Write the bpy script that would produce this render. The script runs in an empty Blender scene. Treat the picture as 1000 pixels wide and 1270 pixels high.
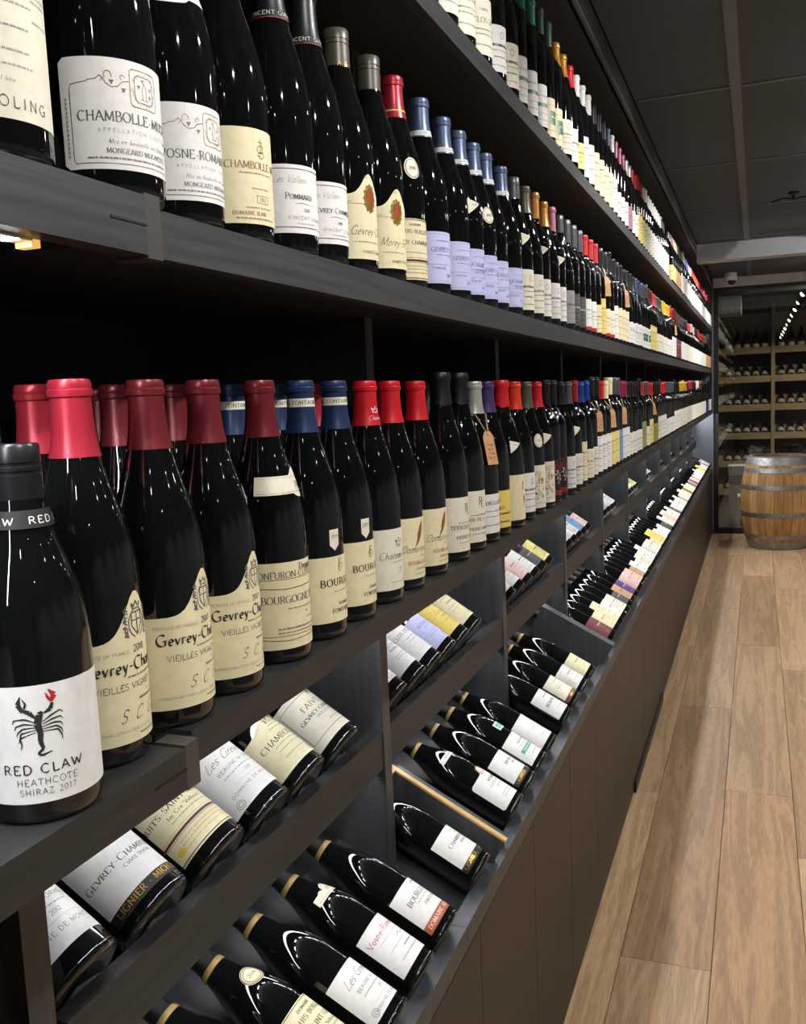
import bpy, bmesh, math, random
from mathutils import Matrix, Vector
rnd = random.Random(7)
scene = bpy.context.scene
COL = scene.collection
PI = math.pi

# ------------------------------------------------------------------ camera, world, exposure
cam_d = bpy.data.cameras.new('camera'); cam = bpy.data.objects.new('camera', cam_d); COL.objects.link(cam)
cam_d.sensor_fit = 'HORIZONTAL'; cam_d.sensor_width = 36.0; cam_d.lens = 41.4
cam_d.clip_start = 0.02; cam_d.clip_end = 60
CX, CZ = 0.447, 1.58
MR = ((0.93414993, 0.00399209, -0.35685847), (0.35436657, -0.12886057, 0.92618534), (-0.04228757, -0.99165469, -0.12178976))
cam.matrix_world = Matrix(((MR[0][0], -MR[0][1], -MR[0][2], CX), (MR[1][0], -MR[1][1], -MR[1][2], 0.0), (MR[2][0], -MR[2][1], -MR[2][2], CZ), (0, 0, 0, 1)))
scene.camera = cam
w = bpy.data.worlds.new('world'); scene.world = w; w.use_nodes = True
w.node_tree.nodes['Background'].inputs[0].default_value = (0.6, 0.65, 0.7, 1); w.node_tree.nodes['Background'].inputs[1].default_value = 0.05
vs = scene.view_settings
vs.view_transform = 'Standard'; vs.look = 'None'; vs.gamma = 1.0; vs.use_curve_mapping = False; vs.exposure = 0.0
SPOT_W, LED_S, NEAR_LED_S, CELLAR_W, ROOM_W = 56.0, 180.0, 170.0, 130.0, 108.0
try:
    scene.cycles.use_denoising = True; scene.cycles.max_bounces = 8; scene.cycles.sample_clamp_indirect = 4.0
except Exception: pass

def project(x, y, z):
    p = (x - CX, y, z - CZ); q = [sum(MR[i][j] * p[i] for i in range(3)) for j in range(3)]
    return 500 + 1150 * q[0] / q[2], 635 + 1150 * q[1] / q[2]

# ------------------------------------------------------------------ materials
MATS = {}
def srgb(r, g, b): return tuple(((c / 255) / 12.92 if c / 255 <= .04045 else ((c / 255 + .055) / 1.055) ** 2.4) for c in (r, g, b))
def mat(name, col, rough=.5, metal=0, noise=0.0, nscale=60, bump=0.0, emit=None, stretch=None, coat=0, spec=None):
    if name in MATS: return MATS[name]
    m = bpy.data.materials.new(name); m.use_nodes = True; nt = m.node_tree; b = nt.nodes['Principled BSDF']
    b.inputs['Base Color'].default_value = (*col, 1); b.inputs['Roughness'].default_value = rough; b.inputs['Metallic'].default_value = metal
    if spec is not None: b.inputs['Specular IOR Level'].default_value = spec
    if coat: b.inputs['Coat Weight'].default_value = coat
    if emit: b.inputs['Emission Color'].default_value = (*emit[0], 1); b.inputs['Emission Strength'].default_value = emit[1]
    if noise or bump:
        tc = nt.nodes.new('ShaderNodeTexCoord'); mp = nt.nodes.new('ShaderNodeMapping'); n = nt.nodes.new('ShaderNodeTexNoise')
        nt.links.new(tc.outputs['Object'], mp.inputs[0]); nt.links.new(mp.outputs[0], n.inputs['Vector'])
        if stretch: mp.inputs['Scale'].default_value = stretch
        n.inputs['Scale'].default_value = nscale; n.inputs['Detail'].default_value = 4
        if noise:
            r = nt.nodes.new('ShaderNodeValToRGB'); r.color_ramp.elements[0].position = .3; r.color_ramp.elements[1].position = .7
            r.color_ramp.elements[0].color = (*[c * (1 - noise) for c in col], 1); r.color_ramp.elements[1].color = (*[min(1, c * (1 + noise)) for c in col], 1)
            nt.links.new(n.outputs['Fac'], r.inputs[0]); nt.links.new(r.outputs[0], b.inputs['Base Color'])
        if bump:
            bp = nt.nodes.new('ShaderNodeBump'); bp.inputs['Strength'].default_value = bump; bp.inputs['Distance'].default_value = .002
            nt.links.new(n.outputs['Fac'], bp.inputs['Height']); nt.links.new(bp.outputs[0], b.inputs['Normal'])
    MATS[name] = m; return m
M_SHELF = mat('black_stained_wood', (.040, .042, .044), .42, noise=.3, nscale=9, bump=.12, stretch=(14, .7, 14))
M_SHELF_SHADED = mat('black_wood_shaded', (.020, .0205, .021), .5, noise=.3, nscale=9, bump=.12, stretch=(14, .7, 14))  # same stained wood, dimmer light on the lower fronts put into its colour
M_BACK = mat('black_back_board', (.018, .019, .021), .6, noise=.2, nscale=12)
M_SLOPE = mat('black_sloping_board', (.022, .0235, .026), .45, noise=.25, nscale=8, bump=.08, stretch=(.7, 8, 8))
M_UPR = mat('charcoal_panel', (.050, .053, .058), .45, noise=.25, nscale=8, bump=.08, stretch=(8, 8, .7))
M_DOOR = mat('dark_brown_door', (.010, .008, .006), .46, noise=.12, nscale=5, stretch=(1, 6, .4))
M_EDGE = mat('raw_plywood_edge', srgb(196, 160, 104), .6, noise=.15, nscale=30, stretch=(.5, 8, 3))
M_GLASS = mat('dark_bottle_glass', (.0035, .0040, .0042), .035, noise=.15, nscale=8, coat=.4)
M_BLACK = mat('black_paint', (.006, .006, .006), .5, noise=.1)
M_TILE = mat('black_ceiling_tile', (.040, .050, .063), .7, noise=.25, nscale=160, bump=.3)
M_TBAR = mat('dark_grey_metal', (.095, .108, .125), .45, noise=.1)
M_BEAM = mat('grey_painted_beam', (.46, .48, .52), .5, noise=.06, nscale=10)
M_BEAM2 = mat('pale_grey_header', (.60, .61, .63), .5, noise=.06, nscale=10)
M_PILLAR = mat('slate_grey_pillar', (.13, .14, .165), .5, noise=.08, nscale=8)
M_WALL = mat('dark_grey_wall', (.10, .105, .115), .8, noise=.15, nscale=4)
M_CWOOD = mat('cellar_wood', (.22, .165, .095), .6, noise=.2, nscale=8, stretch=(.6, 5, 5))
M_CDARK = mat('cellar_dark', (.03, .03, .034), .7, noise=.2)
M_STEEL = mat('galvanised_hoop', (.30, .30, .31), .42, metal=.75, noise=.25, nscale=30, bump=.1)
M_LED = mat('led_strip_light', (1, 1, 1), .5, emit=((.95, .97, 1.0), LED_S))
M_LED2 = mat('led_strip_under_ledge', (1, 1, 1), .5, emit=((.95, .97, 1.0), 30.0))
M_LED3 = mat('led_strip_bins', (1, 1, 1), .5, emit=((.95, .97, 1.0), 58.0))
M_LEDN = mat('led_strip_near', (1, 1, 1), .5, emit=((.93, .96, 1.0), NEAR_LED_S))
M_LENS = mat('lamp_lens', (1, 1, 1), .5, emit=((1, .97, .93), 70.0))
M_WHITEP = mat('white_plastic', (.82, .82, .82), .35, noise=.04)
M_APPL = mat('pale_blue_grey_enamel', (.52, .60, .63), .35, noise=.05)
M_KRAFT = mat('kraft_paper', srgb(196, 150, 104), .8, noise=.1, nscale=80)
M_STRING = mat('natural_twine', srgb(190, 160, 120), .8, noise=.1)
M_CLOTH = mat('amber_foil', srgb(164, 134, 78), .5, metal=.35, noise=.1)

def plank_mat(name, col):
    if name in MATS: return MATS[name]
    m = bpy.data.materials.new(name); m.use_nodes = True; nt = m.node_tree; b = nt.nodes['Principled BSDF']; L = nt.links
    tc = nt.nodes.new('ShaderNodeTexCoord'); mp = nt.nodes.new('ShaderNodeMapping'); mp.inputs['Scale'].default_value = (9, .55, 1)
    nz = nt.nodes.new('ShaderNodeTexNoise'); nz.inputs['Scale'].default_value = 1.6; nz.inputs['Detail'].default_value = 3; nz.inputs['Distortion'].default_value = .6
    wv = nt.nodes.new('ShaderNodeMath'); wv.operation = 'MULTIPLY'; wv.inputs[1].default_value = 26
    sn = nt.nodes.new('ShaderNodeMath'); sn.operation = 'SINE'
    fn = nt.nodes.new('ShaderNodeTexNoise'); fn.inputs['Scale'].default_value = 40; fn.inputs['Detail'].default_value = 5
    mp2 = nt.nodes.new('ShaderNodeMapping'); mp2.inputs['Scale'].default_value = (6, .35, 1)
    ad = nt.nodes.new('ShaderNodeMath'); ad.operation = 'MULTIPLY_ADD'; ad.inputs[1].default_value = .16
    rp = nt.nodes.new('ShaderNodeValToRGB'); e = rp.color_ramp.elements
    e[0].position = .25; e[1].position = .78
    e[0].color = (*[c * .68 for c in col], 1); e[1].color = (*[min(1, c * 1.14) for c in col], 1)
    L.new(tc.outputs['Object'], mp.inputs[0]); L.new(tc.outputs['Object'], mp2.inputs[0]); L.new(mp.outputs[0], nz.inputs['Vector']); L.new(mp2.outputs[0], fn.inputs['Vector'])
    L.new(nz.outputs['Fac'], wv.inputs[0]); L.new(wv.outputs[0], sn.inputs[0]); L.new(sn.outputs[0], ad.inputs[0]); L.new(fn.outputs['Fac'], ad.inputs[2])
    L.new(ad.outputs[0], rp.inputs[0]); L.new(rp.outputs[0], b.inputs['Base Color']); b.inputs['Roughness'].default_value = .42
    bp = nt.nodes.new('ShaderNodeBump'); bp.inputs['Strength'].default_value = .12; bp.inputs['Distance'].default_value = .001
    L.new(fn.outputs['Fac'], bp.inputs['Height']); L.new(bp.outputs[0], b.inputs['Normal'])
    MATS[name] = m; return m
def glass_pane_mat():
    m = bpy.data.materials.new('clear_glass_pane'); m.use_nodes = True; nt = m.node_tree; nt.nodes.clear()
    o = nt.nodes.new('ShaderNodeOutputMaterial'); t = nt.nodes.new('ShaderNodeBsdfTransparent'); g = nt.nodes.new('ShaderNodeBsdfGlossy'); x = nt.nodes.new('ShaderNodeMixShader'); f = nt.nodes.new('ShaderNodeFresnel')
    f.inputs[0].default_value = 2.1; g.inputs['Roughness'].default_value = .0; t.inputs[0].default_value = (.86, .88, .86, 1)
    nt.links.new(f.outputs[0], x.inputs[0]); nt.links.new(t.outputs[0], x.inputs[1]); nt.links.new(g.outputs[0], x.inputs[2]); nt.links.new(x.outputs[0], o.inputs[0]); return m
M_PANE = glass_pane_mat()

# ------------------------------------------------------------------ mesh helpers
class MB:
    def __init__(s): s.v = []; s.f = []; s.m = []
    def quad(s, a, b, c, d, mi=0):
        n = len(s.v); s.v += [a, b, c, d]; s.f.append((n, n + 1, n + 2, n + 3)); s.m.append(mi)
    def box(s, x0, x1, y0, y1, z0, z1, mi=0):
        n = len(s.v)
        s.v += [(x0, y0, z0), (x1, y0, z0), (x1, y1, z0), (x0, y1, z0), (x0, y0, z1), (x1, y0, z1), (x1, y1, z1), (x0, y1, z1)]
        for q in ((0, 3, 2, 1), (4, 5, 6, 7), (0, 1, 5, 4), (1, 2, 6, 5), (2, 3, 7, 6), (3, 0, 4, 7)):
            s.f.append(tuple(n + i for i in q)); s.m.append(mi)
        return s
    def prism(s, poly, y0, y1, mi=0):      # polygon in XZ (counter-clockwise seen from -Y), extruded along Y
        n = len(s.v); k = len(poly)
        s.v += [(x, y0, z) for x, z in poly] + [(x, y1, z) for x, z in poly]
        s.f.append(tuple(n + i for i in range(k))); s.m.append(mi)
        s.f.append(tuple(n + k + i for i in reversed(range(k)))); s.m.append(mi)
        for i in range(k):
            j = (i + 1) % k; s.f.append((n + i, n + k + i, n + k + j, n + j)); s.m.append(mi)
        return s
    def lathe(s, prof, seg=32, mi=0, o=(0, 0, 0), mis=None):
        n = len(s.v); k = len(prof)
        for r, z in prof:
            for i in range(seg):
                a = 2 * PI * i / seg; s.v.append((o[0] + r * math.cos(a), o[1] + r * math.sin(a), o[2] + z))
        for j in range(k - 1):
            for i in range(seg):
                i2 = (i + 1) % seg; s.f.append((n + j * seg + i, n + j * seg + i2, n + (j + 1) * seg + i2, n + (j + 1) * seg + i)); s.m.append(mis[j] if mis else mi)
        return s
    def tube(s, pts, r, seg=6, mi=0):
        n0 = len(s.v); pts = [Vector(p) for p in pts]
        for k, p in enumerate(pts):
            d = (pts[min(k + 1, len(pts) - 1)] - pts[max(k - 1, 0)]).normalized()
            a = d.orthogonal().normalized(); b = d.cross(a)
            for i in range(seg):
                t = 2 * PI * i / seg; s.v.append(tuple(p + (a * math.cos(t) + b * math.sin(t)) * r))
        for k in range(len(pts) - 1):
            for i in range(seg):
                i2 = (i + 1) % seg; s.f.append((n0 + k * seg + i, n0 + k * seg + i2, n0 + (k + 1) * seg + i2, n0 + (k + 1) * seg + i)); s.m.append(mi)
        s.f.append(tuple(n0 + i for i in reversed(range(seg)))); s.m.append(mi)
        e = n0 + (len(pts) - 1) * seg; s.f.append(tuple(e + i for i in range(seg))); s.m.append(mi)
        return s
    def mesh(s, name, mats, smooth=False):
        me = bpy.data.meshes.new(name); me.from_pydata(s.v, [], s.f)
        for m in (mats if isinstance(mats, (list, tuple)) else [mats]): me.materials.append(m)
        if len(me.materials) > 1: me.polygons.foreach_set('material_index', s.m)
        if smooth:
            me.polygons.foreach_set('use_smooth', [True] * len(me.polygons))
            if smooth != 'all': me.set_sharp_from_angle(angle=math.radians(38))
        me.update(); return me
    def build(s, name, mats, parent=None, smooth=False): return obj(name, s.mesh(name, mats, smooth), parent)
def obj(name, me, parent=None, loc=None, rz=0):
    o = bpy.data.objects.new(name, me); COL.objects.link(o)
    if parent is not None: o.parent = parent
    if loc: o.location = loc
    if rz: o.rotation_euler = (0, 0, rz)
    return o
def empty(name, loc=(0, 0, 0), rot=(0, 0, 0)):
    o = bpy.data.objects.new(name, None); COL.objects.link(o); o.location = loc; o.rotation_euler = rot; o.empty_display_size = .05; return o
def tag(o, label, cat, group=None, kind=None):
    o['label'] = label; o['category'] = cat
    if group: o['group'] = group
    if kind: o['kind'] = kind
    return o
def struct(o, label=None):
    o['kind'] = 'structure'
    if label: o['label'] = label
    return o

# ------------------------------------------------------------------ levels of the shelving (metres; shelf fronts at X=0)
END = 10.35
Z3T, Z3B = 1.308, 1.278
Z2T, Z2B = 1.737, 1.699
Z1T, Z1B = 2.163, 2.129
CROWN, CEIL = 2.586, 2.666
LED2T, LED2B = 1.005, .937
LIP = .704
XU, XB = -.163, -.48
UPS = [.608] + [1.453 + .822 * k for k in range(11)]
TH_B, TH_R = math.radians(33), math.radians(28)
BINL = (-.177, 1.015); BINC = (-.172, 1.027); RACKC = (-.021, .716)

# ------------------------------------------------------------------ room structure
fl = empty('floor'); struct(fl, 'pale oak plank floor of the aisle')
MB().box(-.5, 3.0, -2.2, 14.2, -.06, -.012).build('subfloor', M_BLACK, fl)
PCOL = [srgb(196, 160, 122), srgb(186, 152, 116), srgb(204, 168, 128), srgb(176, 140, 104), srgb(190, 150, 112)]
PM = [plank_mat('oak_plank_%s' % 'abcde'[i], c) for i, c in enumerate(PCOL)]
edges = [-.152, .092, .335, .579, .823, 1.067, 1.31, 1.55, 1.80, 2.04, 2.28, 2.52, 2.76, 3.0]
starts = [1.4, 2.47 - 2.19, 3.68 - 2.19 * 2, 1.0, 2.3, .4]
plank_pick = {(0, 1): 3, (1, 0): 4, (1, 1): 3, (1, 2): 0, (1, 3): 3, (2, 1): 2, (2, 2): 1, (2, 3): 4}
for c in range(len(edges) - 1):
    x0, x1 = edges[c], edges[c + 1]; y = starts[c % 6] - 2.19 * 2; k = 0
    while y < END + .1:
        y1 = min(y + 2.19, END + .12)
        if y1 > -2.2 and y1 - y > .05:
            ya = max(y, -2.2)
            mb = MB(); g = .0007; b = .0016
            n = len(mb.v)
            mb.v += [(x0 + g, ya + g, -.012), (x1 - g, ya + g, -.012), (x1 - g, y1 - g, -.012), (x0 + g, y1 - g, -.012),
                     (x0 + g, ya + g, -b), (x1 - g, ya + g, -b), (x1 - g, y1 - g, -b), (x0 + g, y1 - g, -b),
                     (x0 + g + b, ya + g + b, 0), (x1 - g - b, ya + g + b, 0), (x1 - g - b, y1 - g - b, 0), (x0 + g + b, y1 - g - b, 0)]
            for r_ in (0, 4):
                for i in range(4): mb.f.append((r_ + i, r_ + (i + 1) % 4, r_ + 4 + (i + 1) % 4, r_ + 4 + i)); mb.m.append(0)
            mb.f.append((8, 9, 10, 11)); mb.m.append(0)
            o = mb.build('plank', PM[plank_pick.get((c, k), rnd.randrange(5))], fl)
            me = o.data; off = (rnd.uniform(-30, 30), rnd.uniform(-30, 30))
            for v in me.vertices: v.co.x -= (x0 + x1) / 2; v.co.y -= off[1]
            o.location = ((x0 + x1) / 2, off[1], 0)
        y += 2.19; k += 1
# cellar floor
struct(MB().box(-1.2, 3.0, END + .12, 14.2, -.012, -.001).build('floor_cellar', M_CDARK), 'dark cellar floor behind the glass')

ce = empty('ceiling'); struct(ce, 'black suspended tile ceiling with grey grid bars')
gx = [0.0, .367, .967, 1.567, 2.167, 2.767, 3.0]; gy = [3.79 + 1.245 * k for k in range(-5, 4)] + [END + .1]; gy = [-2.2] + gy
for i in range(len(gx) - 1):
    for j in range(len(gy) - 1):
        MB().box(gx[i] + .005, gx[i + 1] - .005, gy[j] + .005, gy[j + 1] - .005, CEIL, CEIL + .015).build('ceiling_tile', M_TILE, ce)
for x in gx[1:-1]: MB().box(x - .019, x + .019, -2.2, END + .1, CEIL - .006, CEIL + .004).build('grid_bar', M_TBAR, ce)
for y in gy[1:-1]:
    for i in range(len(gx) - 1): MB().box(gx[i] + .02, gx[i + 1] - .02, y - .009, y + .009, CEIL - .004, CEIL + .004).build('grid_bar', M_TBAR, ce)
MB().box(-.6, 3.1, -2.3, END + .1, CEIL + .02, CEIL + .06).build('slab', M_BLACK, ce)
struct(MB().box(XB - .12, XB - .02, -2.2, 14.2, 0, 2.72).build('wall_left', M_BLACK), 'dark wall behind the shelving')
struct(MB().box(3.0, 3.1, -2.2, 14.2, 0, 2.72).build('wall_right', M_WALL), 'dark wall across the aisle')
struct(MB().box(-.6, 3.1, -2.3, -2.2, 0, 2.72).build('wall_back', M_WALL), 'dark wall behind the viewer')
struct(MB().box(-.001, 3.0, 7.75, 7.93, 2.535, CEIL - .001).build('trim_1', M_BEAM), 'grey cross beam under the black ceiling')
struct(MB().box(.014, 3.0, END - .04, END + .1, 2.575, CEIL - .001).build('trim_2', M_BEAM2), 'pale grey header above the glass partition')
# sprinkler like black hook on the ceiling
hk = empty('ceiling_hook', (.447 + .19, 6.0, CEIL)); tag(hk, 'small black hook hanging from the ceiling tiles', 'hook')
MB().lathe([(0, 0), (.03, 0), (.03, -.012), (.008, -.02), (.008, -.04), (0, -.04)][::-1], 12).build('base', M_BLACK, hk)
MB().tube([(-.12, -.02, -.05), (-.05, 0, -.03), (.0, 0, -.04), (.07, .01, -.03)], .006).build('arm', M_BLACK, hk)

# pillar closing the shelving, glass partition
struct(MB().box(XB, -.002, END, END + .16, 0, CEIL - .001).build('wall_end', M_PILLAR), 'slate grey end panel closing the shelving run')
struct(MB().box(-.002, .014, END - .03, END + .16, 0, 2.586).build('trim_3', M_PILLAR), 'slate grey corner post by the glass partition')
win = empty('window_1'); struct(win, 'black framed glass partition in front of the cellar')
F = M_BLACK
MB().box(.015, .062, END + .01, END + .07, .0, 2.574).build('frame_post', F, win)
MB().box(.062, 2.99, END + .01, END + .07, .0, .06).build('bottom_rail', F, win)
MB().box(.062, 2.99, END + .01, END + .07, 2.54, 2.574).build('top_rail', F, win)
MB().box(1.5, 1.55, END + .01, END + .07, .06, 2.54).build('frame_post', F, win)
MB().box(2.94, 2.99, END + .01, END + .07, .06, 2.54).build('frame_post', F, win)
MB().box(.062, 1.5, END + .038, END + .044, .06, 2.54).build('pane', M_PANE, win)
MB().box(1.55, 2.94, END + .038, END + .044, .06, 2.54).build('pane', M_PANE, win)
# cellar shell
struct(MB().box(-1.2, 3.0, 13.75, 13.85, 0, 2.75).build('wall_cellar_back', M_CDARK), 'dark back wall of the cellar')
struct(MB().box(-1.3, -1.2, END + .12, 13.85, 0, 2.75).build('wall_cellar_left', M_CDARK), 'dark side wall of the cellar')
struct(MB().box(-1.3, 3.1, END + .1, 13.85, 2.75, 2.8).build('ceiling_cellar', M_CDARK), 'dark ceiling of the cellar')
struct(MB().box(-1.2, .27, END + .9, END + 1.5, 2.37, 2.56).build('trim_4', M_BEAM), 'grey boxed duct under the cellar ceiling')
for k, y in enumerate((11.5, 12.3, 13.0)):
    struct(MB().box(-1.2, 3.0, y, y + .08, 2.60, 2.72).build('trim_%d' % (5 + k), M_TBAR), 'dark beam crossing the cellar ceiling')

# ------------------------------------------------------------------ shelving
sh = empty('wall_shelving', (0, 0, 0)); tag(sh, 'long black stained wall shelving with open rows and sloping display bins', 'shelving')
Y0 = .64
def board(name, zt, zb, y0, y1, xf, parent, thick=.022, nm='shelf_board'):
    m_ = M_SHELF_SHADED if name == 'lower' else M_SHELF
    o = MB().box(XB, xf - .018, y0, y1, zt - thick, zt).build(nm, m_, parent)
    MB().box(xf - .018, xf, y0, y1, zb, zt).build('fascia', m_, o); return o
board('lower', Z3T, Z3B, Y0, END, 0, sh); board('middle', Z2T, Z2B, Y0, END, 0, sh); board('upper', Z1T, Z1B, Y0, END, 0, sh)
o = MB().box(XB, -.012, -1.5, END, CROWN, CROWN + .02).build('top_board', M_SHELF, sh)
MB().box(-.018, 0, -1.5, 7.75, CROWN, CEIL).build('crown_board', M_BACK, sh); MB().box(-.018, -.003, 7.75, END, CROWN, CEIL).build('crown_board', M_BACK, sh)
MB().box(-.006, .003, -1.5, END - .04, CROWN - .004, CROWN + .004).build('crown_edging', M_TBAR, sh)
ys = UPS + [END]
for i, y in enumerate(UPS):
    MB().box(XB, XU + .0025, y - .016, y + .016, .745, CROWN).build('upright', M_UPR, sh)
for i in range(len(ys) - 1): MB().box(XB - .015, XB, ys[i], ys[i + 1] - .004, .70, CROWN).build('back_panel', M_BACK, sh)
MB().box(XB - .015, XB, -1.5, .62, .70, CROWN).build('back_panel', M_BACK, sh)
# bin ledge: one length per bay, lip rail and sloping board
for i in range(len(UPS)):
    a = ys[i] + .016 if i else ys[i] + .016; b = ys[i + 1] - (.016 if i + 1 < len(UPS) else 0)
    t = math.tan(TH_B); c_, rb_ = (BINL, .0500) if i == 0 else (BINC, .0412); lc = (c_[0] - rb_ * math.sin(TH_B), c_[1] - rb_ * math.cos(TH_B))
    x1 = XB + .002; zt = lc[1] + (lc[0] - x1) * t
    MB().prism([(lc[0] + .004, lc[1] - .003), (x1, zt - .0008), (x1, zt - .016), (lc[0] + .004, lc[1] - .018)], a, b).build('bin_board', M_SLOPE, sh)
MB().box(-.184, XU, Y0, END, LED2B, LED2T).build('bin_ledge', M_SHELF_SHADED, sh)
t = math.tan(TH_R); lc = (RACKC[0] - .0412 * math.sin(TH_R), RACKC[1] - .0412 * math.cos(TH_R)); x1 = XB + .002; zt = lc[1] + (lc[0] - x1) * t
MB().prism([(lc[0] + .010, lc[1] - .006), (x1, zt - .0008), (x1, zt - .02), (lc[0] + .010, lc[1] - .028)], -.6, END).build('rack_board', M_SLOPE, sh)
for i in range(6):
    ya, yb = (-.6, 1.375, 3.2, 5.0, 6.8, 8.6, END)[i:i + 2]
    MB().box(-.0295, -.0005, ya + .0006, yb - .0006, .665, LIP).build('rack_lip', M_UPR, sh)
def strip_led(y0, y1, x, z, m, parent, ang=0.0, b=.006):
    c_, s_ = math.cos(ang), math.sin(ang); R_2 = lambda u, v: (x + u * c_ - v * s_, z + u * s_ + v * c_)
    o = MB().prism([R_2(-b - .002, .0016), R_2(b + .002, .0016), R_2(b + .002, .009), R_2(-b - .002, .009)], y0, y1).build('led_profile', M_WHITEP, parent)
    MB().prism([R_2(-b, .0012), R_2(b, .0012), R_2(b, .0015), R_2(-b, .0015)], y0 + .01, y1 - .01).build('led_strip', m, o)
for i in range(len(UPS)): strip_led(ys[i] + .03, ys[i + 1] - .02, -.163, Z3B - .006, M_LED, sh, math.radians(84)); strip_led(ys[i] + .03, ys[i + 1] - .02, -.185, Z3B - .004, M_LED3, sh, math.radians(-18), .004); strip_led(ys[i] + .03, ys[i + 1] - .02, -.192, LED2B + .012, M_LED2, sh, math.radians(-10), .004)
# near unit, fronts a little proud
nu = empty('wall_shelving', (0, 0, 0)); tag(nu, 'nearest black shelving unit whose fronts stand proud of the rest', 'shelving')
XN = .018; YN = .612
for zt, zb in ((Z3T, Z3B - .004), (Z2T + .002, Z2B - .004), (Z1T, Z1B)):
    m_ = M_SHELF_SHADED if zt < 1.5 else M_SHELF
    o = MB().box(XB, XN - .02, -1.5, YN - .008, zt - .022, zt).build('shelf_board', m_, nu)
    MB().box(XN - .02, XN, -1.5, YN - .008, zb, zt).build('fascia', m_, o)
    MB().box(XN - .03, XN - .001, YN - .007, YN + .012, zb - .002, zt + .002).build('end_cap', mat('taupe_edging', (.055, .052, .048), .45, noise=.15, nscale=20), o)
    MB().box(XN, XN + .0008, YN - .05, YN - .008, (zb + zt) / 2 - .0008, (zb + zt) / 2 + .0008).build('notch', M_BLACK, o)
strip_led(-.5, .505, -.010, Z2B - .007, M_LEDN, nu)
MB().box(-.010 - .007, -.010 + .007, .505, .513, Z2B - .009, Z2B + .001).build('end_plug', mat('amber_plug', srgb(225, 160, 70), .5, emit=((1, .55, .15), .8)), nu)
MB().box(XB, XU - .02, -1.5, .60, LED2B - .2, Z3B - .03).build('side_panel', M_BACK, nu)
MB().box(XU - .02, XU, -1.5, .60, LED2B, LED2T).build('bin_ledge', M_SHELF, nu)

# base cabinets: one per bay, two doors each
seam0 = 1.858 - .41
base_ys = [-.196 + .822 * k for k in range(13)] 
for i in range(13):
    a = base_ys[i]; b = min(a + .822, END)
    if b - a < .05: continue
    lab = '%s dark brown base cabinet below the sloping rack, counted from the near end' % ['first', 'second', 'third', 'fourth', 'fifth', 'sixth', 'seventh', 'eighth', 'ninth', 'tenth', 'eleventh', 'twelfth', 'thirteenth'][i]
    cb = empty('base_cabinet', (0, a, 0)); tag(cb, lab, 'cabinet', 'base cabinets under the rack')
    MB().box(XB, -.02, .001, b - a - .001, .03, .655).build('carcass', M_BLACK, cb)
    for d in range(2):
        w_ = (b - a) / 2
        MB().box(-.0195, 0, d * w_ + .0012, (d + 1) * w_ - .0012, .012, .664).build('door', M_DOOR, cb)
    MB().box(-.05, -.0215, .001, b - a - .001, 0, .029).build('plinth', M_BLACK, cb)
vg = MB().box(.0005, .0075, 3.56, 4.70, .002, .046).build('vent_strip', M_BLACK); tag(vg, 'long black vent strip at the foot of the base cabinets', 'vent')

# rack dividers (boards standing on the slope)
def rack_divider(y0, y1, h, edge, label, name='rack_divider'):
    e = empty(name, (0, y0, 0)); tag(e, label, 'divider')
    L = .255; ct, st = math.cos(TH_R), math.sin(TH_R); nx, nz = st, ct
    bx, bz = lc[0] + .010, lc[1] + .002 - .006
    P = lambda s, q: (bx - s * ct + q * nx, bz + s * st + q * nz)
    MB().prism([P(0, .0), P(L, .0), P(L, h), P(0, h)][::-1], 0, y1 - y0).build('board', M_UPR, e)
    MB().prism([P(-.001, h), P(L + .001, h), P(L + .001, h + .004), P(-.001, h + .004)][::-1], -.0005, y1 - y0 + .0005).build('edge', edge, e)
    return e, P
e, P = rack_divider(1.592, 1.604, .083, M_EDGE, 'black rack divider with pale plywood edge beside the Chambolle bottle')
MB().prism([P(.244, .02), P(.256, .02), P(.256, .087), P(.244, .087)][::-1], -.022, 0).build('end_strip', M_EDGE, e)
rack_divider(1.655, 1.672, .050, M_SHELF, 'plain black rack divider just past the pale plywood edged one')
rack_divider(2.925, 2.965, .10, M_UPR, 'thick grey topped divider box standing in the sloping rack')

# ------------------------------------------------------------------ lettering: a small skeleton alphabet drawn with different pens
def arc(cx, cy, rx, ry, a0, a1, n=9): return [(cx + rx * math.cos(math.radians(a0 + (a1 - a0) * i / n)), cy + ry * math.sin(math.radians(a0 + (a1 - a0) * i / n))) for i in range(n + 1)]
G = {}
def g_(ch, w, *pl): G[ch] = (w, pl)
g_('A', .80, [(.02, 0), (.40, 1), (.78, 0)], [(.17, .36), (.63, .36)])
g_('B', .70, [(.12, 0), (.12, 1)], [(.12, 1)] + arc(.36, .76, .22, .24, 90, -90) + [(.12, .52)], [(.12, .52)] + arc(.38, .26, .27, .26, 90, -90) + [(.12, 0)])
g_('C', .80, arc(.44, .5, .40, .5, 48, 312, 14))
g_('D', .82, [(.12, 0), (.12, 1)], [(.12, 1)] + arc(.36, .5, .40, .5, 90, -90, 11) + [(.12, 0)])
g_('E', .66, [(.12, 0), (.12, 1)], [(.12, 1), (.60, 1), (.60, .88)], [(.12, .52), (.48, .52)], [(.12, 0), (.62, 0), (.62, .13)])
g_('F', .62, [(.12, 0), (.12, 1)], [(.12, 1), (.58, 1), (.58, .88)], [(.12, .52), (.46, .52)])
g_('G', .86, arc(.44, .5, .40, .5, 48, 300, 14) + [(.74, .06), (.74, .44)], [(.56, .44), (.84, .44)])
g_('H', .84, [(.12, 0), (.12, 1)], [(.70, 0), (.70, 1)], [(.12, .52), (.70, .52)])
g_('I', .30, [(.15, 0), (.15, 1)])
g_('J', .45, [(.30, 1), (.30, .1)] + arc(.16, .1, .14, .12, 0, -150, 6))
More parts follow.
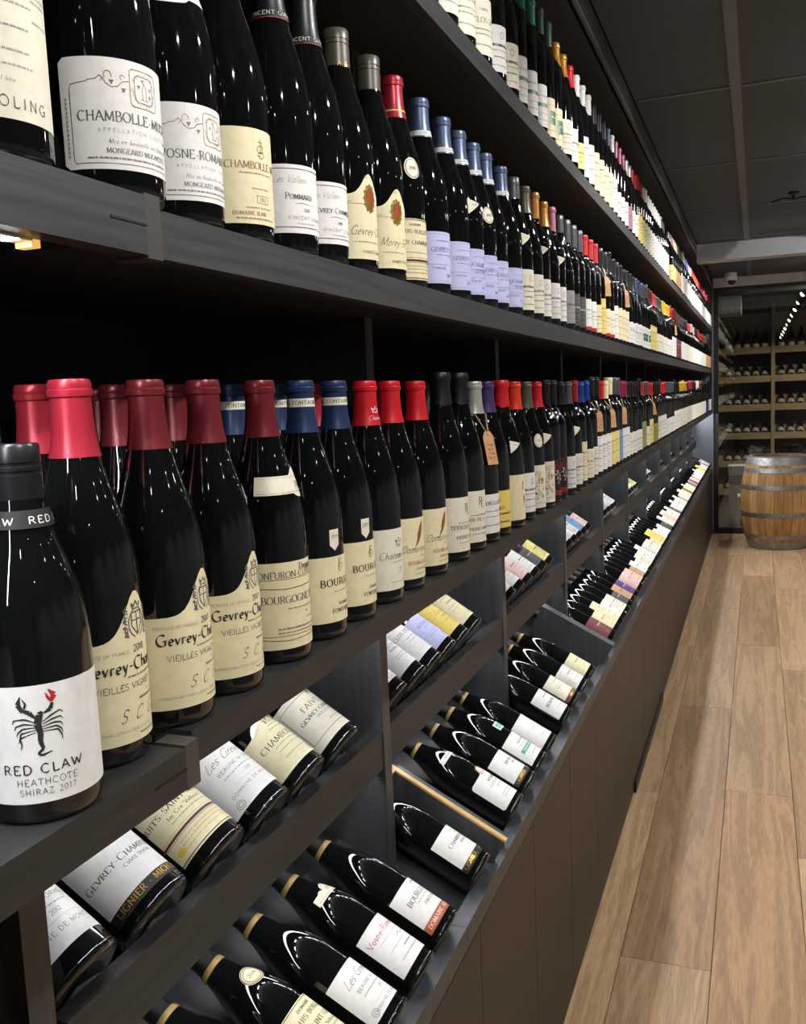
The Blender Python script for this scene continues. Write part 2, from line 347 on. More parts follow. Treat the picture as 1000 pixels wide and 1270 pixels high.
g_('K', .78, [(.12, 0), (.12, 1)], [(.66, 1), (.14, .46)], [(.30, .60), (.72, 0)])
g_('L', .62, [(.12, 0), (.12, 1)], [(.12, 0), (.58, 0), (.58, .14)])
g_('M', .98, [(.10, 0), (.14, 1), (.49, .1), (.84, 1), (.88, 0)])
g_('N', .86, [(.12, 0), (.12, 1), (.74, .02), (.74, 1)])
g_('O', .88, arc(.44, .5, .40, .5, 0, 360, 18))
g_('P', .66, [(.12, 0), (.12, 1)], [(.12, 1)] + arc(.36, .74, .25, .26, 90, -90) + [(.12, .48)])
g_('Q', .88, arc(.44, .5, .40, .5, 0, 360, 18), [(.5, .15), (.82, -.15)])
g_('R', .74, [(.12, 0), (.12, 1)], [(.12, 1)] + arc(.36, .75, .23, .25, 90, -90) + [(.12, .5)], [(.38, .5), (.70, 0)])
g_('S', .62, arc(.31, .75, .23, .25, 25, 270, 9) + arc(.31, .25, .25, .25, 90, -155, 9))
g_('T', .72, [(.36, 0), (.36, 1)], [(.03, .86), (.03, 1), (.69, 1), (.69, .86)])
g_('U', .82, [(.12, 1), (.12, .32)] + arc(.41, .32, .29, .32, 180, 360, 9) + [(.70, 1)])
g_('V', .80, [(.02, 1), (.40, 0), (.78, 1)])
g_('W', 1.1, [(.02, 1), (.30, 0), (.55, .8), (.80, 0), (1.08, 1)])
g_('X', .78, [(.04, 1), (.74, 0)], [(.72, 1), (.04, 0)])
g_('Y', .76, [(.02, 1), (.38, .5), (.38, 0)], [(.74, 1), (.38, .5)])
g_('Z', .70, [(.06, .88), (.06, 1), (.62, 1), (.06, 0), (.64, 0), (.64, .13)])
g_('0', .60, arc(.30, .5, .24, .5, 0, 360, 16)); g_('1', .40, [(.06, .82), (.22, 1), (.22, 0)])
g_('2', .60, arc(.30, .72, .24, .28, 160, -40, 8) + [(.06, 0), (.56, 0)]); g_('3', .58, arc(.28, .76, .22, .24, 150, -90, 8) + arc(.28, .26, .25, .26, 90, -150, 8))
g_('4', .62, [(.44, 0), (.44, 1), (.05, .3), (.60, .3)]); g_('5', .58, [(.50, 1), (.12, 1), (.10, .56)] + arc(.28, .32, .25, .32, 120, -150, 9))
g_('6', .60, [(.46, .98)] + arc(.30, .30, .24, .30, 150, 510, 14)); g_('7', .56, [(.05, 1), (.54, 1), (.2, 0)])
g_('8', .58, arc(.29, .76, .19, .24, -90, 270, 12), arc(.29, .26, .24, .26, 90, 450, 12)); g_('9', .60, [(.14, .02)] + arc(.30, .70, .24, .30, -30, 330, 14))
g_('-', .42, [(.08, .36), (.34, .36)]); g_('.', .2, [(.08, .02), (.12, .02)]); g_("'", .2, [(.12, 1), (.08, .8)]); g_('&', .7, [(.66, .3), (.36, 0), (.1, .2), (.44, .8), (.3, 1), (.18, .8), (.66, 0)]); g_(' ', .36); g_('/', .5, [(.05, 0), (.42, 1)])
X_ = .56
g_('a', .50, arc(.22, .27, .19, .27, 20, 340, 10), [(.41, X_), (.41, 0), (.48, .03)]); g_('b', .50, [(.08, 1), (.08, 0)], arc(.26, .27, .18, .28, 180, -180, 10))
g_('c', .44, arc(.25, .27, .19, .28, 45, 315, 9)); g_('d', .52, arc(.22, .27, .19, .28, 0, 360, 10), [(.41, 1), (.41, 0)])
g_('e', .46, [(.06, .29), (.40, .29)] + arc(.24, .27, .18, .28, 10, 310, 10)); g_('f', .32, arc(.28, .84, .13, .16, 60, 180, 5) + [(.15, 0)], [(.02, X_), (.30, X_)])
g_('g', .50, arc(.22, .29, .18, .26, 0, 360, 10), [(.41, X_), (.41, -.12)] + arc(.24, -.12, .17, .16, 0, -150, 6)); g_('h', .52, [(.08, 1), (.08, 0)], [(.08, .38)] + arc(.26, .38, .16, .18, 170, 0, 6) + [(.42, 0)])
g_('i', .24, [(.12, X_), (.12, 0)], [(.10, .76), (.14, .80)]); g_('j', .24, [(.14, X_), (.14, -.1), (.02, -.25)], [(.12, .76), (.16, .8)]); g_('k', .48, [(.08, 1), (.08, 0)], [(.42, X_), (.1, .25), (.44, 0)])
g_('l', .24, [(.12, 1), (.12, 0)]); g_('m', .78, [(.08, X_), (.08, 0)], [(.08, .4)] + arc(.23, .4, .14, .16, 170, 0, 5) + [(.37, 0)], [(.37, .4)] + arc(.52, .4, .15, .16, 170, 0, 5) + [(.67, 0)])
g_('n', .52, [(.08, X_), (.08, 0)], [(.08, .38)] + arc(.25, .38, .16, .18, 170, 0, 6) + [(.41, 0)]); g_('o', .48, arc(.24, .27, .19, .28, 0, 360, 12)); g_('p', .50, [(.08, X_), (.08, -.28)], arc(.26, .27, .18, .28, 180, -180, 10))
g_('r', .36, [(.08, X_), (.08, 0)], [(.08, .38), (.2, .54), (.33, .5)]); g_('s', .40, arc(.2, .41, .14, .14, 30, 270, 6) + arc(.2, .14, .15, .14, 90, -150, 6)); g_('t', .32, [(.14, .8), (.14, .08), (.28, .02)], [(.02, X_), (.28, X_)])
g_('u', .52, [(.08, X_), (.08, .18)] + arc(.25, .18, .16, .18, 180, 360, 6) + [(.41, X_)], [(.41, .2), (.41, 0)]); g_('v', .46, [(.04, X_), (.22, 0), (.42, X_)]); g_('x', .46, [(.05, X_), (.41, 0)], [(.4, X_), (.04, 0)])
g_('y', .48, [(.05, X_), (.24, .02)], [(.43, X_), (.18, -.26), (.04, -.24)]); g_('z', .44, [(.05, X_), (.38, X_), (.05, 0), (.40, 0)]); g_('w', .70, [(.04, X_), (.2, 0), (.34, .45), (.48, 0), (.66, X_)])
# pens: nib half vectors (x, y), shear, serif length, width factor
PENS = {'serif': (((.072, 0), (0, .030)), 0, .11, 1.0), 'serifb': (((.095, 0), (0, .042)), 0, .13, 1.08), 'sans': (((.05, 0), (0, .05)), 0, 0, 1.05), 'sansb': (((.075, 0), (0, .07)), 0, 0, 1.12),
        'black': (((.075, .055), (-.015, .02)), 0, 0, 1.04), 'script': (((.034, .02), (-.014, .022)), .42, 0, .90), 'ital': (((.045, .01), (0, .024)), .25, 0, .98)}
def text_quads(txt, size, style, align=0.0, spacing=0.0, smallcaps=False):
    nibs, shear, serif, wf = PENS[style]; out = []; x = 0.0
    for ch in txt:
        sc = 1.0
        if smallcaps and ch.islower(): ch = ch.upper(); sc = .78
        w_, pls = G.get(ch, G[' '])
        for pl in pls:
            pts = [((x + px * wf * sc + shear * py * sc), py * sc) for px, py in pl]
            for (ax, ay), (bx, by) in zip(pts[:-1], pts[1:]):
                for nx, ny in nibs: out.append(((ax - nx, ay - ny), (ax + nx, ay + ny), (bx + nx, by + ny), (bx - nx, by - ny)))
            if serif:
                for (ax, ay), (bx, by) in ((pts[0], pts[1]), (pts[-1], pts[-2])):
                    if abs(by - ay) > 2.2 * abs(bx - ax) and (abs(ay) < .02 or abs(ay - sc) < .02 or abs(ay - X_) < .02 and not smallcaps):
                        out.append(((ax - serif, ay - .022), (ax + serif, ay - .022), (ax + serif, ay + .022), (ax - serif, ay + .022)))
        x += (w_ * wf + .06) * sc + spacing
    x -= spacing
    return [tuple(((px - x * align) * size, py * size) for px, py in q) for q in out], x * size

# ------------------------------------------------------------------ printed labels
INK = {'k': mat('ink_black', (.02, .02, .022), .6, noise=.1), 'g': mat('ink_grey', (.10, .10, .10), .6, noise=.1), 'l': mat('ink_pale_grey', (.27, .27, .27), .6, noise=.1), 'r': mat('ink_red', (.42, .015, .015), .5, noise=.1),
       'o': mat('ink_gold', srgb(190, 150, 60), .3, metal=.8, noise=.1), 'b': mat('ink_brown', srgb(140, 84, 48), .5, noise=.1), 'm': mat('ink_maroon', srgb(92, 24, 34), .5, noise=.1), 'u': mat('ink_blue', srgb(96, 108, 176), .5, noise=.1),
       't': mat('ink_teal', srgb(70, 170, 150), .5, noise=.1), 'n': mat('ink_orange_brown', srgb(172, 84, 48), .5, noise=.1), 'w': mat('ink_white', (.75, .74, .70), .6, noise=.05), 'y': mat('ink_yellow', srgb(226, 196, 70), .5, noise=.1),
       'e': mat('ink_green', srgb(40, 110, 70), .5, noise=.1), 'p': mat('ink_pink', srgb(226, 90, 150), .5, noise=.1)}
PAPER = {'white': srgb(228, 226, 222), 'ivory': srgb(226, 220, 200), 'cream': srgb(226, 216, 176), 'lemon': srgb(228, 214, 130), 'yellow': srgb(226, 200, 100), 'lavender': srgb(192, 194, 232), 'blue': srgb(110, 150, 190), 'grey': srgb(150, 150, 148),
         'charcoal': srgb(70, 72, 74), 'black': srgb(18, 17, 18), 'maroon': srgb(112, 48, 56), 'mauve': srgb(170, 110, 130), 'olive': srgb(150, 150, 84), 'pink': srgb(226, 190, 184), 'tan': srgb(196, 150, 110), 'purple': srgb(80, 50, 120), 'green': srgb(60, 120, 90)}
PMAT = {k: mat('paper_' + k, v, .62, noise=.05, nscale=120) for k, v in PAPER.items()}

class Pr:       # print layer: quads in millimetres (s to the right, t up from the label's lower edge)
    def __init__(s): s.q = []
    def T(s, x, y, size, txt, style='serif', ink='k', al=.5, sp=0.0, sc=False):
        qs, _ = text_quads(txt, size, style, al, sp, sc)
        s.q += [(tuple((px + x, py + y) for px, py in q), ink) for q in qs]; return s
    def R(s, x0, x1, y0, y1, ink='k'):
        n = max(1, int(abs(x1 - x0) / 6)); d = (x1 - x0) / n
        for i in range(n): s.q.append((((x0 + i * d, y0), (x0 + (i + 1) * d, y0), (x0 + (i + 1) * d, y1), (x0 + i * d, y1)), ink))
        return s
    def P(s, pts, w=.4, ink='k', close=False):
        if close: pts = list(pts) + [pts[0]]
        for (ax, ay), (bx, by) in zip(pts[:-1], pts[1:]):
            L = math.hypot(bx - ax, by - ay) or 1; nx, ny = -(by - ay) / L * w / 2, (bx - ax) / L * w / 2; ex, ey = (bx - ax) / L * w * .25, (by - ay) / L * w * .25
            k = max(1, int(abs(bx - ax) / 6))
            for i in range(k):
                p0 = (ax - ex + (bx - ax + 2 * ex) * i / k, ay - ey + (by - ay + 2 * ey) * i / k); p1 = (ax - ex + (bx - ax + 2 * ex) * (i + 1) / k, ay - ey + (by - ay + 2 * ey) * (i + 1) / k)
                s.q.append((((p0[0] - nx, p0[1] - ny), (p1[0] - nx, p1[1] - ny), (p1[0] + nx, p1[1] + ny), (p0[0] + nx, p0[1] + ny)), ink))
        return s
    def W(s, pts, ws, ink='k'):        # stroke of varying width
        for i in range(len(pts) - 1):
            (ax, ay), (bx, by) = pts[i], pts[i + 1]; L = math.hypot(bx - ax, by - ay) or 1; nx, ny = -(by - ay) / L / 2, (bx - ax) / L / 2
            w0, w1 = ws[i], ws[i + 1]
            s.q.append((((ax - nx * w0, ay - ny * w0), (bx - nx * w1, by - ny * w1), (bx + nx * w1, by + ny * w1), (ax + nx * w0, ay + ny * w0)), ink))
        return s
    def D(s, cx, cy, rx, ry=None, ink='k', n=10):
        ry = ry or rx; p = arc(cx, cy, rx, ry, 0, 360, n)
        for i in range(0, n, 2): s.q.append((((cx, cy), p[i], p[i + 1], p[(i + 2) % n if i + 2 <= n else 0]), ink))
        return s
    def greek(s, x0, x1, y, h=.9, ink='g', seed=1, al=.5):      # a line of unreadably small print
        r = random.Random(seed * 77 + int(y * 10)); x = x0
        while x < x1 - .6:
            w_ = min(r.uniform(1.2, 5.2), x1 - x); k = x
            while k < x + w_ - .3:
                s.q.append((((k, y), (k + .52, y), (k + .52, y + h * r.choice((1, 1, 1.4))), (k, y + h)), ink)); k += .8
            x += w_ + 1.0
        return s
    def crest(s, x, y, z, ink='g', fill=None):
        if fill: s.q.append((((x - 3 * z, y - 1 * z), (x + 3 * z, y - 1 * z), (x + 3 * z, y + 4 * z), (x - 3 * z, y + 4 * z)), fill))
        sh_ = [(x - 3 * z, y + 4 * z), (x + 3 * z, y + 4 * z), (x + 3 * z, y - 1 * z), (x, y - 4.5 * z), (x - 3 * z, y - 1 * z)]
        s.P(sh_, .5 * z, ink, True).P([(x, y + 4 * z), (x, y - 4 * z)], .4 * z, ink).P([(x - 3 * z, y + 1 * z), (x + 3 * z, y + 1 * z)], .4 * z, ink)
        s.P([(x - 2 * z, y + 5.2 * z), (x - 2.6 * z, y + 7.4 * z), (x - 1.2 * z, y + 6.2 * z), (x, y + 8 * z), (x + 1.2 * z, y + 6.2 * z), (x + 2.6 * z, y + 7.4 * z), (x + 2 * z, y + 5.2 * z)], .5 * z, ink, True)
        r = random.Random(3)
        for sg in (-1, 1):
            for i in range(9):
                a = math.radians(-60 + i * 15); bx, by = x + sg * (4.2 * z + 1.2 * z * math.cos(a)), y + 5.5 * z * math.sin(a)
                s.P([(bx, by), (bx + sg * r.uniform(.8, 2.2) * z, by + r.uniform(-.6, 1.4) * z), (bx + sg * r.uniform(0, 1.2) * z, by + r.uniform(.6, 2.2) * z)], .5 * z, ink)
            s.P(arc(x, y, 4.6 * z, 5.4 * z, -70, 70, 8) if sg > 0 else arc(x, y, 4.6 * z, 5.4 * z, 110, 250, 8), .4 * z, ink)
        return s
    def grapes(s, x, y, z=1, ink='k'):
        for r_, n in enumerate((4, 3, 2, 1)):
            for i in range(n): s.D(x + (i - (n - 1) / 2) * 1.35 * z, y - r_ * 1.2 * z, .56 * z, None, ink, 6)
        return s

def prof_r(prof, z):
    for (r0, z0), (r1, z1) in zip(prof[:-1], prof[1:]):
        if z0 <= z <= z1 and z1 > z0: return r0 + (r1 - r0) * (z - z0) / (z1 - z0)
    return prof[-1][0]
def wrap_label(prof, z0, w_, h, top=None, bot=None, nrow=1, ncol=26, eps=.0003, rref=None):
    mb = MB(); rr = rref or prof_r(prof, z0 + h * .0005)
    for j in range(nrow + 1):
        for i in range(ncol + 1):
            s = (-.5 + i / ncol) * w_; t1 = top(s) if top else h; t0 = bot(s) if bot else 0; t = t0 + (t1 - t0) * j / nrow
            z = z0 + t / 1000; a = s / 1000 / rr; r = prof_r(prof, z) + eps; mb.v.append((r * math.cos(a), r * math.sin(a), z))
    for j in range(nrow):
        for i in range(ncol):
            k = j * (ncol + 1) + i; mb.f.append((k, k + 1, k + ncol + 2, k + ncol + 1)); mb.m.append(0)
    return mb
def wrap_print(prof, z0, pr, eps=.0006, rref=None, h=50):
    mb = MB(); inks = []; rr = rref or prof_r(prof, z0 + h * .0005)
    for q, ink in pr.q:
        if ink not in inks: inks.append(ink)
        A = sum(q[i][0] * q[(i + 1) % 4][1] - q[(i + 1) % 4][0] * q[i][1] for i in range(4))
        if A < 0: q = q[::-1]
        n = len(mb.v)
        for s, t in q:
            z = z0 + t / 1000; a = s / 1000 / rr; r = prof_r(prof, z) + eps; mb.v.append((r * math.cos(a), r * math.sin(a), z))
        mb.f.append((n, n + 1, n + 2, n + 3)); mb.m.append(inks.index(ink))
    return mb, [INK[i] for i in inks]

# ------------------------------------------------------------------ bottles
def smooth_prof(pts, n=3):
    out = []
    for i in range(len(pts) - 1):
        p0, p1, p2, p3 = pts[max(i - 1, 0)], pts[i], pts[i + 1], pts[min(i + 2, len(pts) - 1)]
        for k in range(n):
            t = k / n; f_ = lambda a, b, c, d: .5 * (2 * b + (c - a) * t + (2 * a - 5 * b + 4 * c - d) * t * t + (3 * b - a - 3 * c + d) * t ** 3)
            out.append((f_(p0[0], p1[0], p2[0], p3[0]), f_(p0[1], p1[1], p2[1], p3[1])))
    return out + [pts[-1]]
BURG_S = [(.0412, .132), (.0408, .144), (.0385, .164), (.0340, .185), (.0285, .204), (.0232, .221), (.0192, .237), (.0163, .252), (.0150, .268), (.0146, .284)]
def burg(r=.0412, h=.296, body=.132):
    k = r / .0412; sz = (h - body) / (.296 - .132)
    S = [((rr * k if rr > .02 else rr), body + (z - .132) * sz) for rr, z in BURG_S]
    return [(0, .004), (.026, .002), (.034 * k, .0), (.0385 * k, .0012), (.0408 * k, .005), (r, .010), (r, body * .5)] + smooth_prof(S) + [(.0156, h - .0115), (.0156, h - .003), (.0135, h), (0, h)]
BORD_S = [(.0378, .178), (.0372, .188), (.0345, .200), (.0285, .211), (.0220, .220), (.0172, .230), (.0150, .244), (.0146, .286)]
def bord(r=.0378, h=.300, body=.178):
    k = r / .0378; S = [((rr * k if rr > .02 else rr), body + (z - .178) * (h - body) / .122) for rr, z in BORD_S]
    return [(0, .004), (.026, .002), (.032 * k, .0), (.0355 * k, .0012), (.0375 * k, .005), (r, .010), (r, body * .5)] + smooth_prof(S) + [(.0156, h - .0115), (.0156, h - .003), (.0135, h), (0, h)]
KINDS = {'burg': burg(), 'burgw': burg(.0445, .298, .125), 'burgt': burg(.0405, .310, .140), 'bord': bord(), 'bordt': bord(.0372, .312, .186), 'claw': burg(.0390, .252, .116), 'magn': burg(.0450, .310, .128), 'large': burg(.0495, .330, .150)}
HGT = {k: max(z for r, z in p) for k, p in KINDS.items()}
_gm, _cm, _lm = {}, {}, {}
def glass_mesh(kind, seg=36):
    if (kind, seg) not in _gm: _gm[kind, seg] = MB().lathe(KINDS[kind], seg).mesh('bottle_glass', M_GLASS, 'all')
    return _gm[kind, seg]
CAPC = {'crimson': (srgb(170, 40, 56), .32, .35), 'oxblood': (srgb(112, 34, 40), .32, .35), 'red': (srgb(196, 22, 34), .38, .1), 'navy': (srgb(28, 46, 84), .38, .2), 'black': (srgb(20, 20, 22), .38, .1), 'screwblack': (srgb(30, 30, 32), .3, .3), 'grey': (srgb(92, 96, 98), .35, .5), 'olive': (srgb(86, 82, 70), .38, .3),
        'gold': (srgb(200, 142, 60), .32, .5), 'steel': (srgb(84, 100, 130), .35, .4), 'silver': (srgb(190, 188, 180), .3, .5), 'purple': (srgb(64, 46, 96), .38, .2), 'orange': (srgb(216, 56, 30), .38, .2), 'blue': (srgb(28, 62, 140), .35, .3), 'cream': (srgb(222, 214, 170), .45, 0), 'magenta': (srgb(150, 34, 76), .35, .3),
        'green': (srgb(46, 128, 92), .4, .1), 'dkgreen': (srgb(52, 74, 60), .35, .3), 'white': (srgb(214, 212, 206), .4, 0), 'mauve': (srgb(140, 72, 100), .35, .2), 'pink': (srgb(186, 110, 130), .4, .2), 'bluev': (srgb(60, 66, 150), .35, .3), 'yellow': (srgb(222, 176, 40), .35, .3), 'brown': (srgb(100, 62, 44), .4, .2)}
def cap_mat(c): col, r, m_ = CAPC[c]; return mat('capsule_' + c, col, r, metal=m_, noise=.06, nscale=90)
def cap_mesh(kind, colr, style, seg=28):
    key = (kind, colr, style, seg)
    if key in _cm: return _cm[key]
    p = KINDS[kind]; H = HGT[kind]; e = .0007
    if style == 'foil':
        z0 = H - .058; pr = [(prof_r(p, z0 + i * .005) + e, z0 + i * .005) for i in range(9)]
        pr = [(pr[0][0] - e, z0 - .0003)] + pr + [(.0153, H - .0135), (.0168, H - .0120), (.0170, H - .0075), (.0160, H - .0062), (.0163, H - .0030), (.0150, H + .0006), (.0125, H + .0010), (.0, H + .0004)]
    elif style == 'screw':
        z0 = H - .060; r = .0163; pr = [(.0150, z0), (r, z0 + .0003), (r, z0 + .040), (r - .0007, z0 + .0405), (r - .0007, z0 + .0425), (r + .0002, z0 + .043), (r + .0002, z0 + .0455), (r - .0007, z0 + .046), (r - .0007, z0 + .048), (r + .0001, z0 + .0485), (r, H - .001), (r - .0014, H + .0008), (0, H + .0009)]
    else:   # wax seal
        z0 = H - .052; pr = [(prof_r(p, z0) - .0002, z0 - .0006), (prof_r(p, z0) + .0016, z0 + .001)] + [(prof_r(p, z0 + .004 + i * .006) + .0017, z0 + .004 + i * .006) for i in range(6)] + [(.0178, H - .013), (.0186, H - .010), (.0184, H - .004), (.0165, H + .0012), (.008, H + .002), (0, H + .002)]
    mb = MB().lathe(pr, seg)
    if style == 'wax':
        for i in range(seg * 2):
            x, y, z = mb.v[i]; a = math.atan2(y, x); mb.v[i] = (x, y, z + .0022 * math.sin(3 * a + 1) + .001 * math.sin(7 * a))
    _cm[key] = mb.mesh({'foil': 'capsule', 'screw': 'screw_cap', 'wax': 'wax_seal'}[style], cap_mat(colr), True); return _cm[key]
DES = {}
def design(name, paper, w_, h, z0, pr=None, top=None, bot=None, nrow=1, rref=None, part='front_label', band=None): DES[name] = dict(paper=paper, w=w_, h=h, z0=z0, pr=pr, top=top, bot=bot, nrow=nrow, rref=rref, part=part)
def label_parts(kind, key, root, az):
    d = DES[key]; k = (kind, key)
    if k not in _lm:
        e1, e2 = {'cap_band': (.0011, .0014), 'foot_band': (.0006, .0009)}.get(d['part'], (.0003, .0006))
        p = KINDS[kind]; a = wrap_label(p, d['z0'] / 1000, d['w'], d['h'], d['top'], d['bot'], d['nrow'], 26, e1, d['rref']).mesh(d['part'], PMAT[d['paper']], 'all'); b = None
        if d['pr'] and d['pr'].q:
            mb, ms = wrap_print(p, d['z0'] / 1000, d['pr'], e2, d['rref'], d['h']); b = mb.mesh('print', ms)
        _lm[k] = (a, b)
    a, b = _lm[k]; o = obj(d['part'], a, root, None, az)
    if b: obj('print', b, o)
    return o
def bottle(kind, loc, label, group, cap=('red', 'foil'), labels=(), az=0.0, tilt=None, name='wine_bottle', spin=None, seg=36):
    rot = (0, 0, 0) if tilt is None else (0, -(PI / 2 - tilt), 0)
    e = empty(name, loc, rot); tag(e, label, 'wine bottle', group)
    obj('bottle_glass', glass_mesh(kind, seg), e)
    if cap: cp = obj({'foil': 'capsule', 'screw': 'screw_cap', 'wax': 'wax_seal'}[cap[1]], cap_mesh(kind, cap[0], cap[1]), e); 
    else: cp = None
    for key in labels: label_parts(kind, key, cp if DES[key]['part'] == 'cap_band' and cp else e, az)
    return e

# ------------------------------------------------------------------ label designs (millimetres)
def vine(p, x, y, ink='b'):
    p.P([(x - 14, y - 1), (x - 7, y), (x - 4, y + 3), (x - 1, y + 1), (x - 3, y - 1.6)], .5, ink).P([(x - 1, y + 1), (x + 1, y - 3), (x + 6, y - 6), (x + 11, y - 5), (x + 15, y - 1), (x + 21, y + .5)], .6, ink)
    p.P(arc(x + 3, y + 3.5, 3.2, 3.6, -20, 220, 8), .5, ink).P(arc(x + 15.5, y + 2.6, 2.0, 2.2, 0, 240, 7), .5, ink)
    return p.grapes(x + 6, y - .5, .8, 'k').grapes(x + 16, y - 6.5, .8, 'k')
def medallion(p, x, y):
    rr = lambda a, b: arc(x + a - 4, y + b - 4, 4, 4, 0, 90, 4) + arc(x - a + 4, y + b - 4, 4, 4, 90, 180, 4) + arc(x - a + 4, y - b + 4, 4, 4, 180, 270, 4) + arc(x + a - 4, y - b + 4, 4, 4, 270, 360, 4)
    p.P(rr(15, 15.5), .6, 'o', True).P(rr(10.5, 11), .5, 'b', True)
    for k, ch in enumerate('HONGEARD'): a = math.radians(150 - k * 17); p.T(x + 12.6 * math.cos(a), y - 1.4 + 13 * math.sin(a), 2.6, ch, 'sans', 'b')
    for k, ch in enumerate('QUALITENOBLE'): a = math.radians(190 + k * 14.5); p.T(x + 12.6 * math.cos(a), y - 1.4 + 13 * math.sin(a), 2.6, ch, 'sans', 'o' if k < 5 else 'b')
    p.grapes(x - 6, y + 3, .7, 'b').grapes(x + 7, y + 3, .7, 'b').grapes(x + 6.5, y - 3.5, .7, 'b')
    p.P([(x - 2, y - 8), (x - 2.5, y), (x - .5, y + 6), (x + 2, y + 3), (x + 2.4, y - 8)], .5, 'b').P([(x - 4, y - 8), (x + 4.5, y - 8)], .5, 'b').P([(x - .5, y + 6), (x - 3, y + 8), (x + 1, y + 8.6)], .5, 'b')
    return p
def mong(title):
    p = Pr(); p.P([(-50, 70), (-51.5, 66), (-51.5, 8), (-50, 5), (52, 5), (53, 8), (53, 70)], .45, 'b'); p.P([(-50, 70), (-36, 72)], .45, 'b')
    vine(p, -22, 74); medallion(p, 15, 70)
    p.T(-46, 40, 8.2, title, 'serif', 'g', 0, .03); p.T(-30, 31, 3.1, 'APPELLATION CONTROLEE', 'sans', 'l', 0, .55)
    p.T(-22, 21.5, 4.0, 'Mis en bouteille au Domaine', 'ital', 'g', 0, .12); p.T(-24, 13.5, 4.3, 'MONGEARD-MUGNERET', 'serif', 'g', 0, .05)
    p.greek(-40, 40, 8.6, 1.4, 'g', 4)
    q = [((y_, -0), s) for y_, s in ()]
    for k in range(14): p.R(-56.2, -54.8, 10 + k * 3.6, 12 + k * 3.6, 'l')
    return p
rc_top = lambda w_, h, c=4: (lambda s: h - (c - math.sqrt(max(0, c * c - max(0, abs(s) - (w_ / 2 - c)) ** 2))))
rc_bot = lambda w_, c=4: (lambda s: (c - math.sqrt(max(0, c * c - max(0, abs(s) - (w_ / 2 - c)) ** 2))))
design('chambolle_m', 'white', 122, 92, 20, mong('CHAMBOLLE-MUSIGNY'), rc_top(122, 92), rc_bot(122))
design('vosne_m', 'white', 122, 92, 20, mong('VOSNE-ROMANEE'), rc_top(122, 92), rc_bot(122))
design('soling', 'ivory', 124, 112, 24, Pr().T(2, 92, 9, 'olo', 'script', 'g').greek(-4, 26, 62, 1.4, 'l', 3).greek(-6, 30, 78, 1.3, 'l', 6).greek(-10, 24, 46, 1.3, 'l', 7).greek(-8, 26, 36, 1.3, 'l', 9).greek(30, 52, 88, 1.2, 'l', 1).greek(30, 50, 84, 1.2, 'l', 2).greek(30, 52, 70, 1.2, 'l', 5).T(-8, 25, 3.2, 'age 1 litre', 'ital', 'g', 0, .1).T(-10, 8, 7.4, 'SOLING', 'sans', 'g', 0, .34))
jl = Pr().T(-28, 60, 7.8, 'CHAMBOLLE-MUSIGNY', 'serif', 'b', 0, .02).greek(-12, 34, 54.5, 1.3, 'b', 3).greek(2, 26, 38, 1.3, 'b', 4).R(8, 26, 23, 23.5, 'b').R(8, 26, 31, 31.5, 'b').R(8, 8.5, 23, 31.5, 'b').R(25.5, 26, 23, 31.5, 'b').T(17, 25.2, 4.4, '2017', 'serif', 'l').greek(-6, 30, 17, 1.3, 'b', 8).T(-22, 9.5, 4.2, 'DOMAINE JEAN', 'serif', 'b', 0, .08).greek(-18, 34, 5, 1.5, 'b', 9)
jl.P(arc(17, 82, 5, 4, 30, 330, 10), .8, 'b').P([(17, 94), (17.5, 80), (15, 74), (12, 76)], .8, 'b').P(arc(18, 76, 4.5, 3.5, -150, 150, 10), .8, 'b').P([(14, 90), (20, 90), (20, 78)], .7, 'b')
design('chambolle_jl', 'cream', 116, 104, 16, jl)
def girardin(title, wd):
    p = Pr().R(-58, 58, 78.5, 79.3, 'm').R(-58, 58, 7.0, 7.8, 'm').T(-8, 62, 9, 'Les Vallees', 'script', 'l').T(-4, 42, 7.6, title, 'serif', 'k', .3, .04, True)
    return p.W([(-4, 36), (6, 37.4), (18, 36), (30, 36.8)], (.2, .9, .5, .2), 'g').T(14, 27, 4, '2018', 'serif', 'g').T(-14, 17, 4.2, 'VINCENT GIRARDIN', 'sans', 'g', 0, .3).greek(-2, 30, 11.5, 1.3, 'l', 2)
design('pommard', 'white', 118, 84, 22, girardin('Pommard', 0)); design('gevrey_g', 'white', 118, 84, 22, girardin('Gevrey-Chambertin', 0))
hump = lambda low, top_, c, w1: (lambda s: low + (top_ - low) * math.exp(-((s - c) / w1) ** 2))
def hubert(txt, c):
    p = Pr().R(-40, 6, 72, 72.5, 'g').T(-28, 74, 3, 'Domaine', 'ital', 'g', 0).T(-20, 32, 11.5, txt, 'script', 'k', 0, .02).T(-2, 8, 3.8, 'HUBERT LIGNIER', 'serif', 'g', 0, .06).T(8, 106, 3.2, '2018', 'sans', 'l').greek(-16, 30, 22, 1.2, 'g', 5)
    p.D(c, 80, 9, 15, 'o', 14).D(c, 82, 5.2, 9, 'r', 12).P(arc(c, 80, 10.5, 16.5, 0, 360, 16), 1.3, 'o')
    for k in range(12): a = k * PI / 6; p.D(c + 10.8 * math.cos(a), 80 + 17 * math.sin(a), 2.1, 2.1, 'o', 6)
    p.P([(c - 4, 78), (c, 84), (c + 4, 78)], 1, 'o').P([(c, 75), (c, 90)], .8, 'o'); return p
design('gevrey_h', 'cream', 112, 88, 16, hubert('Gevrey-Ch', 14), hump(84, 112, 13, 16)); design('morey_h', 'cream', 112, 88, 16, hubert('Morey-St', 10), hump(86, 113, 12, 17))
